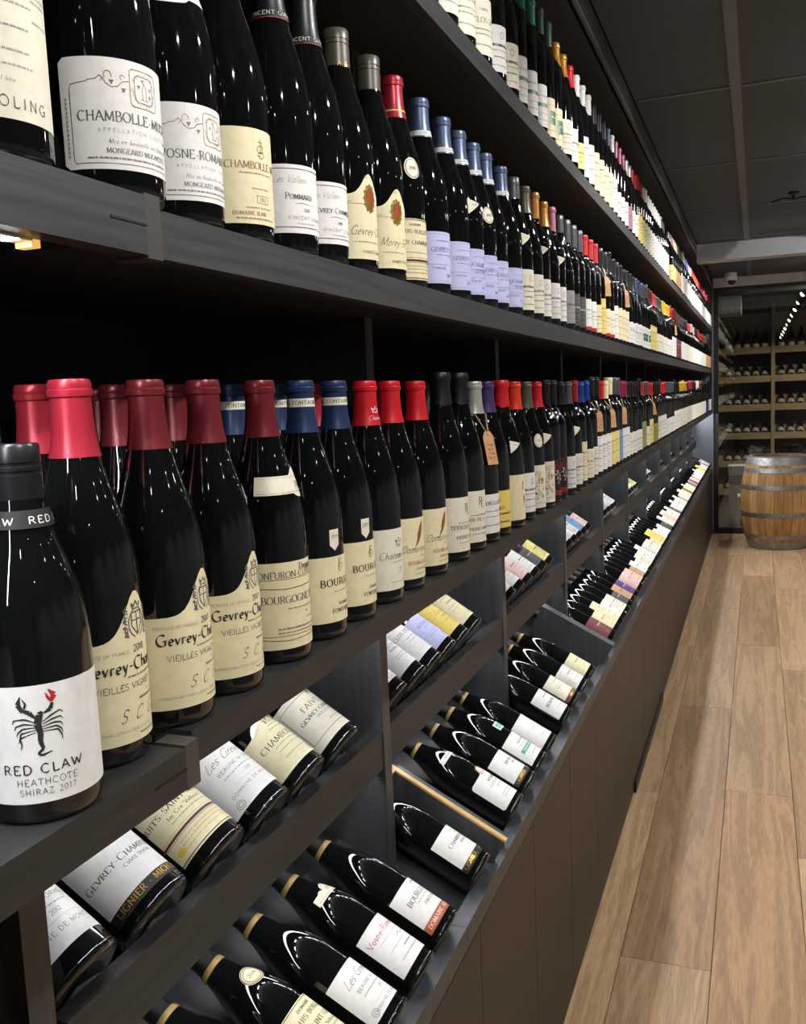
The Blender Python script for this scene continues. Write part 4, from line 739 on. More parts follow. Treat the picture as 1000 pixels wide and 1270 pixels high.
# ---- lower shelf, front row
F3 = [(-.020, .490, 'claw', ('screwblack', 'screw'), ('red_claw', 'claw_band'), -46, 'screw-capped bottle with a white RED CLAW scorpion label, nearest on the lower shelf'),
      (XR, .577, 'burg', ('crimson', 'foil'), ('guillard_2018',), -2, 'crimson-capped bottle with a cream Gevrey-Chambertin 2018 label beside the Red Claw bottle'),
      (XR, .671, 'burg', ('oxblood', 'foil'), ('guillard_2017',), -2, 'dark red capped Gevrey-Chambertin 2017 bottle, third on the lower shelf'),
      (XR, .760, 'burg', ('oxblood', 'foil'), ('guillard_2017',), -4, 'dark red capped Gevrey-Chambertin 2017 bottle beside the Confuron label, fourth on the lower shelf'),
      (XR, .867, 'burg', ('oxblood', 'foil'), ('confuron', 'nk_bow'), 3, 'dark red capped bottle with cream Confuron label and bow-shaped neck label'),
      (XR, .961, 'burg', ('navy', 'foil'), ('bourgogne_f', 'nk_shield', 'band_navy'), -2, 'navy-capped bottle with shield neck label and cream BOURGOGNE label'),
      (XR, 1.052, 'burg', ('navy', 'foil'), ('passe_f', 'nk_shield', 'band_navy'), -2, 'navy-capped bottle with shield neck label beside the red-capped Chateau bottle'),
      (XR, 1.150, 'burg', ('red', 'foil'), ('chateau', 'cap_chateau'), -4, 'red-capped bottle with white crown print on its capsule and Chateau label'),
      (XR, 1.238, 'burg', ('red', 'foil'), ('feather',), -8, 'red-capped bottle with brown feather label beside the Chateau bottle'),
      (XR, 1.346, 'burg', ('red', 'foil'), ('feather2',), -8, 'red-capped bottle with brown feather label beside the black wax seals'),
      (XR, 1.468, 'burgt', ('black', 'wax'), ('terroir',), -2, 'black wax sealed bottle with ivory TERROIR label'),
      (XR, 1.568, 'burgt', ('black', 'wax'), ('noir_rc',), -14, 'black wax sealed bottle with large RC monogram label'),
      (XR, 1.660, 'burg', ('silver', 'foil'), ('oval_b',), -20, 'silver-capped bottle carrying a kraft paper tag on the lower shelf'),
      (XR, 1.745, 'burg', ('purple', 'foil'), ('yellow_d',), -20, 'purple-capped bottle with a yellow script label'),
      (XR, 1.853, 'burgw', ('red', 'wax'), ('cream_big', 'nk_tri'), -14, 'red wax sealed wide bottle with a big cream label'),
      (XR, 1.962, 'burg', ('orange', 'foil'), ('gen_w',), -10, 'orange red capped bottle with a white label, right of the red wax seal'),
      (XR, 2.068, 'burg', ('olive', 'foil'), ('sketch', 'nk_oval'), -14, 'olive-capped bottle with a brown tree sketch label and white oval neck label'),
      (XR, 2.172, 'burg', ('red', 'foil'), ('sketch2', 'nk_tri'), -14, 'red-capped bottle with a sketched ivory label beside the black labels'),
      (XR, 2.268, 'bord', ('black', 'foil'), ('redfox',), -14, 'black-labelled bottle with a red figure, nearer of the two'),
      (XR, 2.350, 'bord', ('black', 'foil'), ('redfox',), -14, 'black-labelled bottle with a red figure, farther of the two'),
      (XR, 2.450, 'burg', ('black', 'foil'), ('gen_w',), -10, 'black-capped bottle with a white label right of the black labelled pair'),
      (XR, 2.550, 'burg', ('grey', 'foil'), ('gen_w', 'nk_tri'), -10, 'grey-capped bottle with a white label and cream neck label on the lower shelf')]
def fix(lbs): return tuple(gen('white', 'mid') if l == 'gen_w' else l for l in lbs)
for i, (x, y, kd, cp, lbs, az, lab) in enumerate(F3): bottle(kd, (x, y, Z3T), lab, G3, cp, fix(lbs), math.radians(az - (15 if i > 3 else 0)), seg=48)
CAP3 = [(711, 'crimson'), (720, 'blue'), (728, 'blue'), (735, 'black'), (744, 'red'), (752.6, 'cream'), (761.5, 'grey'), (768.5, 'magenta'), (773, 'magenta'), (779, 'black'), (784, 'black'), (789, 'black'), (794, 'red'), (799, 'grey'), (803, 'red'), (809, 'black'), (815, 'black'), (820, 'red'), (827, 'grey'), (830, 'grey'), (836, 'black'), (843, 'yellow'), (847, 'yellow'), (851, 'purple'), (854, 'red'), (858, 'black'), (863, 'white'), (866, 'brown'), (870, 'black'), (876, 'black'), (880, 'black')]
LAB3 = [(707, ('white', 'mid')), (716, ('white', 'mid')), (724, ('cream', 'tall')), (733, ('ivory', 'mid')), (740, ('ivory', 'mid')), (746, ('white', 'tall')), (755, ('white', 'tall')), (763, ('lemon', 'tall')), (770, ('blue', 'tall')), (777, ('white', 'tall')), (784, ('white', 'mid')), (788, ('white', 'mid')), (793, ('white', 'mid')), (798, ('olive', 'tall')), (803, ('white', 'mid')), (808, ('lemon', 'tall')), (812, ('olive', 'mid')), (816, ('ivory', 'tall')), (823, ('white', 'tall')), (830, ('white', 'mid')), (840, ('white', 'tall')), (850, ('ivory', 'tall')), (858, ('white', 'tall')), (866, ('ivory', 'tall')), (873, ('white', 'tall')), (877, ('purple', 'mid')), (881, ('white', 'tall'))]
CAP2 = [(641, 'grey'), (647, 'olive'), (658, 'gold'), (673, 'gold'), (684.5, 'pink'), (694, 'grey'), (703, 'grey'), (714, 'grey'), (721, 'red'), (728, 'red'), (735, 'red'), (744, 'screwblack'), (750, 'screwblack'), (755, 'screwblack'), (762, 'screwblack'), (767, 'screwblack'), (778, 'black'), (782, 'black'), (785, 'grey'), (789, 'bluev'), (793, 'grey'), (797, 'grey'), (802, 'oxblood'), (808, 'red'), (815, 'dkgreen'), (819, 'yellow'), (823, 'yellow'), (826, 'yellow'), (831, 'red'), (834, 'oxblood'), (838, 'brown'), (843, 'grey'), (848, 'black'), (852, 'red'), (856, 'silver'), (861, 'black'), (866, 'red'), (872, 'brown'), (878, 'black')]
LAB2 = [(645, ('white', 'mid')), (655, ('ivory', 'mid')), (664, ('ivory', 'mid')), (674, ('white', 'mid')), (688, ('white', 'mid')), (700, ('white', 'mid')), (709, ('grey', 'mid')), (718, ('charcoal', 'mid')), (726, ('charcoal', 'mid')), (734, ('white', 'redfoot')), (740, ('cream', 'mid')), (747, ('yellow', 'tall')), (755, ('cream', 'redfoot')), (760, ('ivory', 'redfoot')), (766, ('white', 'tall')), (773, ('cream', 'tall')), (784, ('white', 'va')), (793, ('white', 'mid')), (803, ('white', 'greenbox')), (811, ('lemon', 'tall')), (820, ('ivory', 'mid')), (830, ('white', 'mid')), (836, ('white', 'tall')), (841, ('maroon', 'tall')), (848, ('white', 'tall')), (856, ('ivory', 'tall')), (864, ('white', 'tall')), (872, ('white', 'tall')), (877, ('brownish', 'tall'))]
CAP1 = [(600, 'black'), (625, 'black'), (640, 'green'), (653, 'green'), (667, 'dkgreen'), (679, 'dkgreen'), (687, 'gold'), (696, 'gold'), (706, 'red'), (715, 'white'), (722, 'white'), (732, 'screwblack'), (740, 'screwblack'), (745, 'screwblack'), (750, 'navy'), (756, 'white'), (764, 'mauve'), (771, 'mauve'), (777, 'silver'), (782, 'red'), (787, 'red'), (803, 'white'), (806, 'white'), (810, 'white'), (814, 'white'), (821, 'black'), (826, 'screwblack'), (831, 'mauve'), (835, 'cream'), (840, 'grey'), (845, 'white'), (850, 'bluev'), (854, 'white'), (858, 'orange'), (861, 'orange'), (865, 'red'), (869, 'crimson')]
LAB1 = [(640, ('ivory', 'mid')), (654, ('white', 'greentop')), (669, ('white', 'greentop')), (682, ('cream', 'greenbox')), (695, ('cream', 'greenbox')), (702, ('ivory', 'mid')), (710, ('white', 'mid')), (719, ('lemon', 'low')), (728, ('white', 'tall')), (734, ('white', 'tall')), (741, ('cream', 'tall')), (750, ('cream', 'tall')), (756, ('cream', 'tall')), (763, ('white', 'tall')), (769, ('white', 'mid')), (775, ('white', 'mid')), (780, ('mauve', 'mid')), (786, ('white', 'mid')), (793, ('lemon', 'tall')), (808, ('ivory', 'tall')), (815, ('white', 'tall')), (822, ('white', 'tall')), (828, ('ivory', 'tall')), (834, ('lemon', 'mid')), (840, ('tan', 'mid')), (848, ('white', 'tall')), (856, ('white', 'tall')), (864, ('ivory', 'tall')), (872, ('white', 'tall'))]
SHN = {3: 'lower', 2: 'middle', 1: 'upper'}
def run_row(row, y0, zt, captab, labtab, n0, gaps=()):
    y = y0; n = n0
    while y < END - .06:
        if any(a < y < b for a, b in gaps): y += .02; continue
        u = project(XR, y, zt + .27)[0]; ul = project(XR + .03, y, zt + .06)[0]
        cc = nearest(captab, u); pp, lk = nearest(labtab, ul)
        if pp == 'brownish': pp = 'tan'
        style = 'screw' if cc in ('grey', 'screwblack', 'silver') and rnd.random() < .8 else 'foil'
        kd = rnd.choice(('burg', 'burg', 'bord')) if lk in ('mid', 'low', 'va') else rnd.choice(('bord', 'bord', 'bordt'))
        n += 1
        if y < FAR_LIMIT:
            key = 'va' if lk == 'va' else gen(pp, lk)
            lbs = [key]
            if row == 2 and y < 2.6 and rnd.random() < .6: lbs.append('nk_tri')
            cw, pw = CAPW[cc], {'lemon': 'pale yellow'}.get(pp, pp)
            bottle(kd, (XR, y, zt), '%s bottle with %s label, %s from the near end of the %s shelf' % (cw.replace(' ', '-') + '-capped', pw, ORD(n), SHN[row]), {3: G3, 2: G2, 1: G1}[row], (cc, style), lbs, math.radians(rnd.uniform(-42, -18)), seg=24 if y > 3.5 else 32)
        else: far.append((kd, XR + rnd.uniform(-.004, .004), y, zt, None, cc, pp, lk))
        y += .0945 + rnd.uniform(-.003, .005)
run_row(3, 2.648, Z3T, CAP3, LAB3, len(F3))
# ---- lower shelf, bottles standing behind
for x, u, cc, kd, bnd, lab in ((-.135, 42, 'crimson', 'burg', 0, 'crimson-capped bottle standing behind the Gevrey-Chambertin 2018 bottle'), (-.225, 122, 'oxblood', 'burg', 0, 'dark red capped bottle deepest on the lower shelf, third row back'), (-.135, 144, 'oxblood', 'burg', 0, 'dark red capped bottle half hidden left of the third lower shelf bottle'),
                               (-.135, 215, 'oxblood', 'burg', 0, 'dark red capped bottle standing behind, between third and fourth lower shelf bottles'), (-.135, 287, 'navy', 'burg', 1, 'navy-capped bottle standing behind, left of the bow neck label bottle'), (-.135, 345, 'navy', 'burg', 1, 'navy-capped bottle standing behind the bow neck label bottle'),
                               (-.135, 392, 'crimson', 'burg', 0, 'crimson-capped bottle peeping out between the two navy-capped bottles'), (-.135, 532, 'grey', 'burg', 0, 'grey-capped bottle standing behind the last feather labelled bottle'), (-.135, 609, 'olive', 'burg', 0, 'olive-capped bottle standing behind the purple-capped one')):
    bottle(kd, (x, y_from_u(u, x, Z3T + .285), Z3T), lab, 'bottles standing behind on the lower shelf', (cc, 'foil'), ('band_navy',) if bnd else ('bourgogne_f',), -.1)
# ---- middle shelf
F2 = [(-.030, .497, 'magn', ('black', 'foil'), ('soling',), -28, 'wine bottle with ivory SOLING label at the left edge of the middle shelf'),
      (-.030, .624, 'burgw', ('black', 'foil'), ('chambolle_m',), -24, 'wine bottle with white CHAMBOLLE-MUSIGNY medallion label on the middle shelf'),
      (-.042, .738, 'burg', ('black', 'foil'), ('vosne_m', 'nk_vosne'), -18, 'wine bottle with white VOSNE-ROMANEE medallion label and vintage neck label'),
      (XR, .835, 'burg', ('black', 'foil'), ('chambolle_jl',), -33, 'wine bottle with cream CHAMBOLLE label and brown monogram on the middle shelf'),
      (XR, .938, 'burgt', ('black', 'foil'), ('pommard', 'band_vg'), -35, 'black-capped wine bottle with white POMMARD label'),
      (XR, 1.020, 'burgt', ('black', 'foil'), ('gevrey_g', 'band_vg'), -32, 'black-capped wine bottle with white GEVREY label right of the Pommard'),
      (XR, 1.110, 'burg', ('olive', 'screw'), ('gevrey_h', 'band_hub'), -32, 'olive-capped bottle with gold crest on cream Gevrey script label'),
      (XR, 1.212, 'burg', ('olive', 'screw'), ('morey_h',), -34, 'olive-capped bottle with gold crest on cream Morey script label'),
      (XR, 1.300, 'burg', ('crimson', 'foil'), ('boillot', 'nk_oval', 'band_gold'), -30, 'crimson-capped bottle with maroon striped label and oval neck label'),
      (XR, 1.412, 'burg', ('steel', 'foil'), ('lav_gevrey', 'band_steel'), -28, 'steel blue capped bottle, first lavender label from the left'),
      (XR, 1.522, 'burg', ('steel', 'foil'), ('lav_gevrey', 'band_steel'), -28, 'steel blue capped bottle, second lavender label from the left'),
      (XR, 1.610, 'burg', ('steel', 'foil'), ('lav_vignes', 'band_steel', 'nk_tri'), -28, 'steel blue capped bottle, third lavender label from the left'),
      (XR, 1.697, 'burg', ('steel', 'foil'), ('lav_gevrey', 'band_steel', 'nk_oval'), -28, 'steel blue capped bottle, fourth lavender label from the left'),
      (XR, 1.780, 'burg', ('steel', 'foil'), ('lav_gevrey', 'band_steel'), -28, 'steel blue capped bottle, fifth lavender label from the left'),
      (XR, 1.895, 'burg', ('steel', 'foil'), ('lav_vignes', 'band_steel'), -28, 'steel blue capped bottle, sixth and last lavender label')]
for (x, y, kd, cp, lbs, az, lab) in F2: bottle(kd, (x, y, Z2T + (.002 if y < .6 else 0)), lab, G2, cp, lbs, math.radians(az), seg=48)
run_row(2, 1.998, Z2T, CAP2, LAB2, len(F2))
# ---- upper shelf
F1 = [(1.30, 'mou', 'black'), (1.40, 'mou', 'black'), (1.50, 'clos_r1', 'black'), (1.60, 'chas', 'black'), (1.705, 'clos_m', 'black'), (1.81, 'gen_w', 'black')]
for k, (y, lb, cc) in enumerate(F1):
    bottle('burg', (XR, y, Z1T), 'wine bottle with ivory label high on the upper shelf, %s from its near end' % ORD(k + 1), G1, (cc, 'foil'), fix((lb,)), math.radians(-30))
run_row(1, 1.91, Z1T, CAP1, LAB1, len(F1), gaps=((5.40, 5.60),))

# ---- sloping bins (the first bay holds larger bottles)
def widened(key, kx, ky=1.0):
    d = dict(DES[key]); d['w'] *= kx; d['h'] *= ky; p = Pr(); p.q = [(tuple((a * kx, b * ky) for a, b in q), i) for q, i in d['pr'].q]; d['pr'] = p
    for e in ('top', 'bot'):
        if d[e]: d[e] = (lambda f_: (lambda s: ky * f_(s / kx)))(d[e])
    DES[key + '_w'] = d; return key + '_w'

GB = 'bottles lying in the upper sloping bins'
B_ = [(.680, 'enclos', 'white-labelled bottle half hidden by the first upright in the sloping bins'), (.806, 'lig_gevrey', 'bottle with white GEVREY-CHAMBERTIN label and black gold-lettered foot in the bin'), (.934, 'boillot_nuits', 'bottle with cream maroon-striped NUITS-SAINT-GEORGES label lying in the bin'),
      (1.056, 'greves', 'bottle with white Les Greves script label lying in the near bin'), (1.170, 'chamb_crest', 'bottle with cream CHAMBOLLE label and red crest lying in the bin'), (1.298, 'faiveley', 'bottle with framed ivory FAIVELEY label lying in the bin'),
      (1.526, 'pommard_c', 'mostly hidden white-labelled bottle just past the second upright in the bins'), (1.632, 'pommard_c', 'bottle with white POMMARD label lying in the second bin'), (1.728, 'clos_des', 'bottle with white CLOS DES label lying in the second bin'), (1.826, 'lav_vosne', 'bottle with lavender label lying in the second bin'),
      (1.925, 'yellow_v', 'bottle with yellow script label lying in the second bin'), (2.024, 'cream_v', 'bottle with pale cream label lying last in the second bin')]
nn = 0
def lying(y, lb, lab, C, th, grp, kd='burg', cc='black', gold=False, seg=36, az=0.0):
    e = bottle(kd, (C[0], y, C[1]), lab, grp, (cc, 'foil'), lb, az, th, seg=seg)
    if gold: obj('capsule_ring', gold_top(kd), e)
    if seg > 40: obj('base_knurl', knurl(kd), e)
    return e
_gt = {}; _kn = {}
def knurl(kd):      # the ring of ridges round the foot of the bottle
    if kd not in _kn:
        p = KINDS[kd]; mb = MB(); N = 88
        for z, d in ((.0010, -.0004), (.0022, .0004), (.0050, .0005), (.0075, .0004), (.0090, -.0003)):
            for i in range(N):
                a = 2 * PI * i / N; r = prof_r(p[2:], z) + d + (.0007 if i % 4 < 2 and d > 0 else 0); mb.v.append((r * math.cos(a), r * math.sin(a), z))
        for j in range(4):
            for i in range(N): i2 = (i + 1) % N; mb.f.append((j * N + i, j * N + i2, (j + 1) * N + i2, (j + 1) * N + i)); mb.m.append(0)
        _kn[kd] = mb.mesh('base_knurl', M_GLASS, 'all')
    return _kn[kd]
def gold_top(kd):
    if kd not in _gt:
        H = HGT[kd]; p = KINDS[kd]; z0 = H - .0575; _gt[kd] = MB().lathe([(prof_r(p, z0) + d, z0 + dz) for d, dz in ((.0002, -.0012), (.0014, -.0006), (.0014, .0))] + [(prof_r(p, z0 + .007) + .0015, z0 + .007), (prof_r(p, z0 + .0076) + .0004, z0 + .0076)], 24).mesh('capsule_ring', M_CLOTH, True)
    return _gt[kd]
for i, (y, lb, lab) in enumerate(B_):
    ex = ('lig_foot_w',) if lb == 'lig_gevrey' else ()
    if i < 6: lying(y, (widened(lb, 1.2),) + ex, lab, BINL, TH_B, GB, 'large', seg=44, az=math.radians(-15))
    else: lying(y, (lb,), lab, BINC, TH_B, GB, seg=44, az=math.radians(-14))
binlab = {2: ['ivory', 'white', 'pink', 'white', 'charcoal', 'lemon'], 3: ['white', 'white', 'white', 'blue', 'pink'], 4: ['white', 'white', 'white', 'white'], 5: ['lemon', 'white', 'cream', 'lemon'], 6: ['white', 'white', 'white'], 7: ['black', 'charcoal', 'black'], 8: ['mauve', 'mauve', 'black'], 9: ['black', 'charcoal'], 10: ['white', 'white'], 11: ['white', 'white']}
ordw = ['first', 'second', 'third', 'fourth', 'fifth', 'sixth', 'seventh', 'eighth', 'ninth', 'tenth', 'eleventh', 'twelfth', 'thirteenth']
for bay, labs in binlab.items():
    if bay >= len(UPS): continue
    y0 = UPS[bay]
    for k, pp in enumerate(labs):
        y = y0 + .085 + k * .099
        if y > (UPS[bay + 1] if bay + 1 < len(UPS) else END) - .06: break
        key = gen(pp, ('mid', 'low', 'mid')[k % 3])
        if y < FAR_LIMIT + .8: lying(y, (key,), 'bottle with %s label, %s in the %s sloping bin' % ({'lemon': 'pale yellow'}.get(pp, pp), ordw[k], ordw[bay]), BINC, TH_B, GB, seg=24)
        else: far.append(('burg', BINC[0], y, BINC[1], TH_B, 'black', pp, 'mid'))
# ---- long sloping rack
GR = 'bottles lying in the long sloping rack'
R_ = [(.880, ('enclos',), 'burg', 'black-glass bottle at the bottom edge, nearest in the sloping rack'), (.985, ('boillot_nuits', 'nk_oval14'), 'burg', 'rack bottle with cream oval 2014 neck label'), (1.092, ('greves_s',), 'burg', 'rack bottle with white Les Greves script label'),
      (1.207, ('vosne_red', 'nk_scal'), 'burg', 'rack bottle with red Vosne-Romanee lettering and scalloped neck label'), (1.325, ('bourg_n',), 'burg', 'rack bottle with white BOURGOGNE label and orange brown foot band'), (1.525, ('lig_chamb', 'lig_foot'), 'burg', 'rack bottle with CHAMBOLLE label beside the plywood edged divider'),
      (1.785, ('volnay', 'nk_flag'), 'burg', 'rack bottle with crested VOLNAY label and flag neck label'), (1.905, ('lig_morey', 'lig_foot'), 'burg', 'rack bottle with MOREY label and black gold-lettered foot'), (2.022, ('teal_l', 'teal_flag'), 'burg', 'rack bottle with teal banded white label'),
      (2.135, ('les_s',), 'burg', 'rack bottle with pale grey script label past the teal one'), (2.340, ('blagny',), 'burg', 'rack bottle with white BEAUNE label just past the third upright'), (2.470, ('cream_mar', 'mar_foot'), 'burg', 'rack bottle with ivory label and maroon foot band'), (2.595, ('lav_w',), 'burg', 'rack bottle with pale lavender grey label'), (2.720, ('cr',), 'burg', 'rack bottle with pale cream label before the grey divider box')]
for y, lbs, kd, lab in R_:
    lbs = tuple({'lav_w': gen('white', 'low'), 'cr': gen('cream', 'low')}.get(l, l) for l in lbs)
    lying(y, lbs, lab, RACKC, TH_R, GR, kd, gold=True, seg=44)
racks = [('lemon', 'mid'), ('maroon', 'mid'), ('cream', 'mid'), ('cream', 'tall'), ('white', 'mid'), ('ivory', 'mid'), ('charcoal', 'low'), ('tan', 'mid'), ('purple', 'mid'), ('pink', 'mid'), ('pink', 'mid'), ('tan', 'low'), ('white', 'mid'), ('white', 'low'), ('ivory', 'mid'), ('white', 'mid'), ('white', 'tall'), ('white', 'mid'), ('ivory', 'mid'), ('cream', 'low'), ('yellow', 'tall'), ('yellow', 'tall'), ('white', 'mid'), ('white', 'low'), ('white', 'mid'), ('charcoal', 'low'), ('white', 'tall'), ('ivory', 'mid'), ('pink', 'tall'), ('ivory', 'tall'), ('white', 'mid'), ('white', 'tall'), ('charcoal', 'mid'), ('white', 'mid'), ('white', 'tall'), ('ivory', 'mid'), ('white', 'mid'), ('white', 'tall'), ('tan', 'low'), ('white', 'mid'), ('ivory', 'mid'), ('white', 'tall')]
y = 3.02; k = 0
while y < END - .05:
    if any(abs(y - u) < .061 for u in UPS): y += .012; continue
    pp, lk = racks[k % len(racks)]; n = len(R_) + k + 1
    if y < FAR_LIMIT + .6: lying(y, (gen(pp, lk),), '%s rack bottle from the near end, lying, with %s label' % (ORD(n), {'lemon': 'pale yellow'}.get(pp, pp)), RACKC, TH_R, GR, seg=24)
    else: far.append(('burg', RACKC[0], y, RACKC[1], TH_R, 'black', pp, lk))
    y += .094; k += 1
# ---- the farthest bottles of the run, too small to tell apart
mb = MB(); ms = [M_GLASS]; mi_ = {}
def mid_(m_):
    if m_.name not in mi_: mi_[m_.name] = len(ms); ms.append(m_)
    return mi_[m_.name]
for kd, x, y, z, th, cc, pp, lk in far:
    n = len(mb.v); p = KINDS[kd]; H = HGT[kd]
    zs = [0, .008, .07] + [p_[1] for p_ in p[7:] if p_[1] < H - .06][::5]
    mb.lathe([(0, 0)] + [(prof_r(p, z_ + .002) if z_ else p[3][0], z_) for z_ in zs] + [(.0175, H - .06)], 10, 0)
    mb.lathe([(.0182, H - .06), (.0165, H - .012), (.0165, H), (0, H)], 10, mid_(cap_mat(cc)))
    d_ = DES[gen(pp, 'mid' if lk == 'va' else lk)]
    h0 = d_['z0'] / 1000; n2 = len(mb.v); rr = p[6][0] + .0006
    for t_ in (h0, h0 + d_['h'] / 1000):
        for i in range(9): a = -.25 + (-1.25 + 2.5 * i / 8); mb.v.append((rr * math.cos(a), rr * math.sin(a), t_))
    for i in range(8): mb.f.append((n2 + i, n2 + i + 1, n2 + 10 + i, n2 + 9 + i)); mb.m.append(mid_(PMAT[pp]))
    if th is None: R = Matrix.Translation((x, y, z))
    else: R = Matrix.Translation((x, y, z)) @ Matrix.Rotation(-(PI / 2 - th), 4, 'Y')
    for i in range(n, len(mb.v)): mb.v[i] = tuple(R @ Vector(mb.v[i]))
fo = mb.build('distant_wine_bottles', ms, None, 'all'); tag(fo, 'mass of small wine bottles at the far end of the shelving', 'wine bottles', kind='stuff')

# ---- kraft tags tied round necks
def price_tag(x, y, z, az, label, hang=.0, kd='burg'):
    e = empty('price_tag', (x, y, z), (0, 0, az)); tag(e, label, 'tag', 'kraft paper tags tied round bottle necks')
    p = KINDS[kd]; zt = .205; r0 = prof_r(p, zt) + .004; r1 = prof_r(p, zt - .055) + .005
    d = Vector((r1 - r0, 0, -.055)).normalized(); o = Vector((r0, 0, zt)); wv = Vector((0, 1, 0)); nv = d.cross(wv).normalized()
    if nv.x < 0: nv = -nv
    pts = [(-.007, 0), (.007, 0), (.013, .010), (.013, .062), (-.013, .062), (-.013, .010)]
    m_ = MB(); A = [o + wv * a + d * b for a, b in pts]; B = [q + nv * .0009 for q in A]; m_.v = [tuple(q) for q in A + B]
    m_.f = [tuple(range(6)), tuple(reversed(range(6, 12)))] + [(i, 6 + i, 6 + (i + 1) % 6, (i + 1) % 6) for i in range(6)]; m_.m = [0] * 8
    m_.build('tag_card', M_KRAFT, e)
    m2 = MB(); hp = o + d * .008 + nv * .0012
    for k in range(4):
        for j in range(2):
            a0 = -.007 + j * .008; b0 = .024 + k * .008; q = [hp - d * .008 + wv * a + d * b for a, b in ((a0, b0), (a0 + .006, b0), (a0 + .006, b0 + .0015 + .003 * ((k + j) % 2)), (a0, b0 + .0015))]
            m2.quad(*[tuple(v) for v in q])
    m2.build('writing', INK['b'], e)
    rs = prof_r(p, .238) + .003; loop = [(rs * math.cos(t), rs * math.sin(t), .238 - .004 * math.cos(t)) for t in [i * PI / 10 for i in range(2, 19)]]
    MB().tube([tuple(hp)] + loop + [tuple(hp + Vector((.0006, .0006, 0)))], .0011, 5).build('string', M_STRING, e)
price_tag(XR, 1.660, Z3T, math.radians(-30), 'kraft paper tag hanging from the silver-capped bottle on the lower shelf')
def tag_near(row_z, u, x, lab):
    yb = y_from_u(u, XR + .03, row_z + .17); best = None
    for o in bpy.data.objects:
        if o.type == 'EMPTY' and o.get('category') == 'wine bottle' and abs(o.location.z - row_z) < .01 and abs(o.location.x - XR) < .01:
            if best is None or abs(o.location.y - yb) < abs(best.location.y - yb): best = o
    kd = 'burg'; hb = max(v.co.z for v in best.children[0].data.vertices)
    rb = max(v.co.x for v in best.children[0].data.vertices); kd = min(KINDS, key=lambda k: abs(HGT[k] - hb) + abs(KINDS[k][5][0] - rb))
    price_tag(best.location.x, best.location.y, row_z, math.radians(-35), lab, kd=kd)
tag_near(Z3T, 744, 0, 'edge-on kraft tag left of the paired kraft tags on the lower shelf'); tag_near(Z3T, 762, 0, 'left one of the paired kraft tags on the lower shelf'); tag_near(Z3T, 773, 0, 'right one of the paired kraft tags on the lower shelf'); tag_near(Z3T, 812, 0, 'kraft tag farthest along the lower shelf')
tag_near(Z2T, 752, 0, 'kraft tag on the middle shelf beside the red-capped bottles'); tag_near(Z2T, 776, 0, 'second kraft tag along the middle shelf'); tag_near(Z2T, 838, 0, 'kraft tag farthest along the middle shelf')

# ------------------------------------------------------------------ barrel
br = empty('wine_barrel', (.447 + .19, 9.62, 0)); tag(br, 'oak wine barrel with steel hoops standing before the glass partition', 'barrel')
BH = .885
def bar_r(z): t_ = (z / BH - .5) * 2; return .345 - .075 * t_ * t_
M_ST = [mat('oak_stave_%s' % 'abc'[i], c, .55, noise=.28, nscale=6, stretch=(6, 6, .7), bump=.15) for i, c in enumerate((srgb(176, 134, 82), srgb(160, 118, 68), srgb(188, 148, 98)))]
M_END = mat('weathered_stave_end', srgb(110, 102, 94), .6, noise=.25, nscale=10)
NS = 26
for k in range(NS):
    a0, a1 = 2 * PI * k / NS + .004, 2 * PI * (k + 1) / NS - .004; mb = MB(); nz = 12
    for j in range(nz + 1):
        z = BH * j / nz
        for a in (a0, (a0 + a1) / 2, a1): r = bar_r(z); mb.v.append((r * math.cos(a), r * math.sin(a), z))
        for a in (a0, a1): r = bar_r(z) - .026; mb.v.append((r * math.cos(a), r * math.sin(a), z))
    for j in range(nz):
        b0, b1 = j * 5, j * 5 + 5
        for p_, q_ in ((0, 1), (1, 2), (2, 4), (4, 3), (3, 0)): mb.f.append((b0 + p_, b0 + q_, b1 + q_, b1 + p_)); mb.m.append(1 if j == 0 or j == nz - 1 else 0)
    mb.f.append((0, 3, 4, 2, 1)); mb.m.append(1); e_ = nz * 5; mb.f.append((e_, e_ + 1, e_ + 2, e_ + 4, e_ + 3)); mb.m.append(0)
    mb.build('stave', [M_ST[rnd.randrange(3)], M_END], br)
for z0, z1 in ((.805, .875), (.735, .775), (.575, .615), (.315, .355), (.105, .14), (.005, .075)):
    MB().lathe([(bar_r(z0) + .0005, z0), (bar_r(z0) + .004, z0), (bar_r(z1) + .004, z1), (bar_r(z1) + .0005, z1)], 52).build('hoop', M_STEEL, br, True)
for zc in (.85, .03): MB().lathe([(0, zc), (bar_r(zc) - .025, zc)], 40).build('barrel_head', M_ST[0], br)
a_ = math.radians(182); MB().tube([(bar_r(.49) * math.cos(a_), bar_r(.49) * math.sin(a_), .49), ((bar_r(.49) + .025) * math.cos(a_), (bar_r(.49) + .025) * math.sin(a_), .49)], .022, 12).build('bung', mat('pale_bung', srgb(214, 196, 160), .5, noise=.1), br)

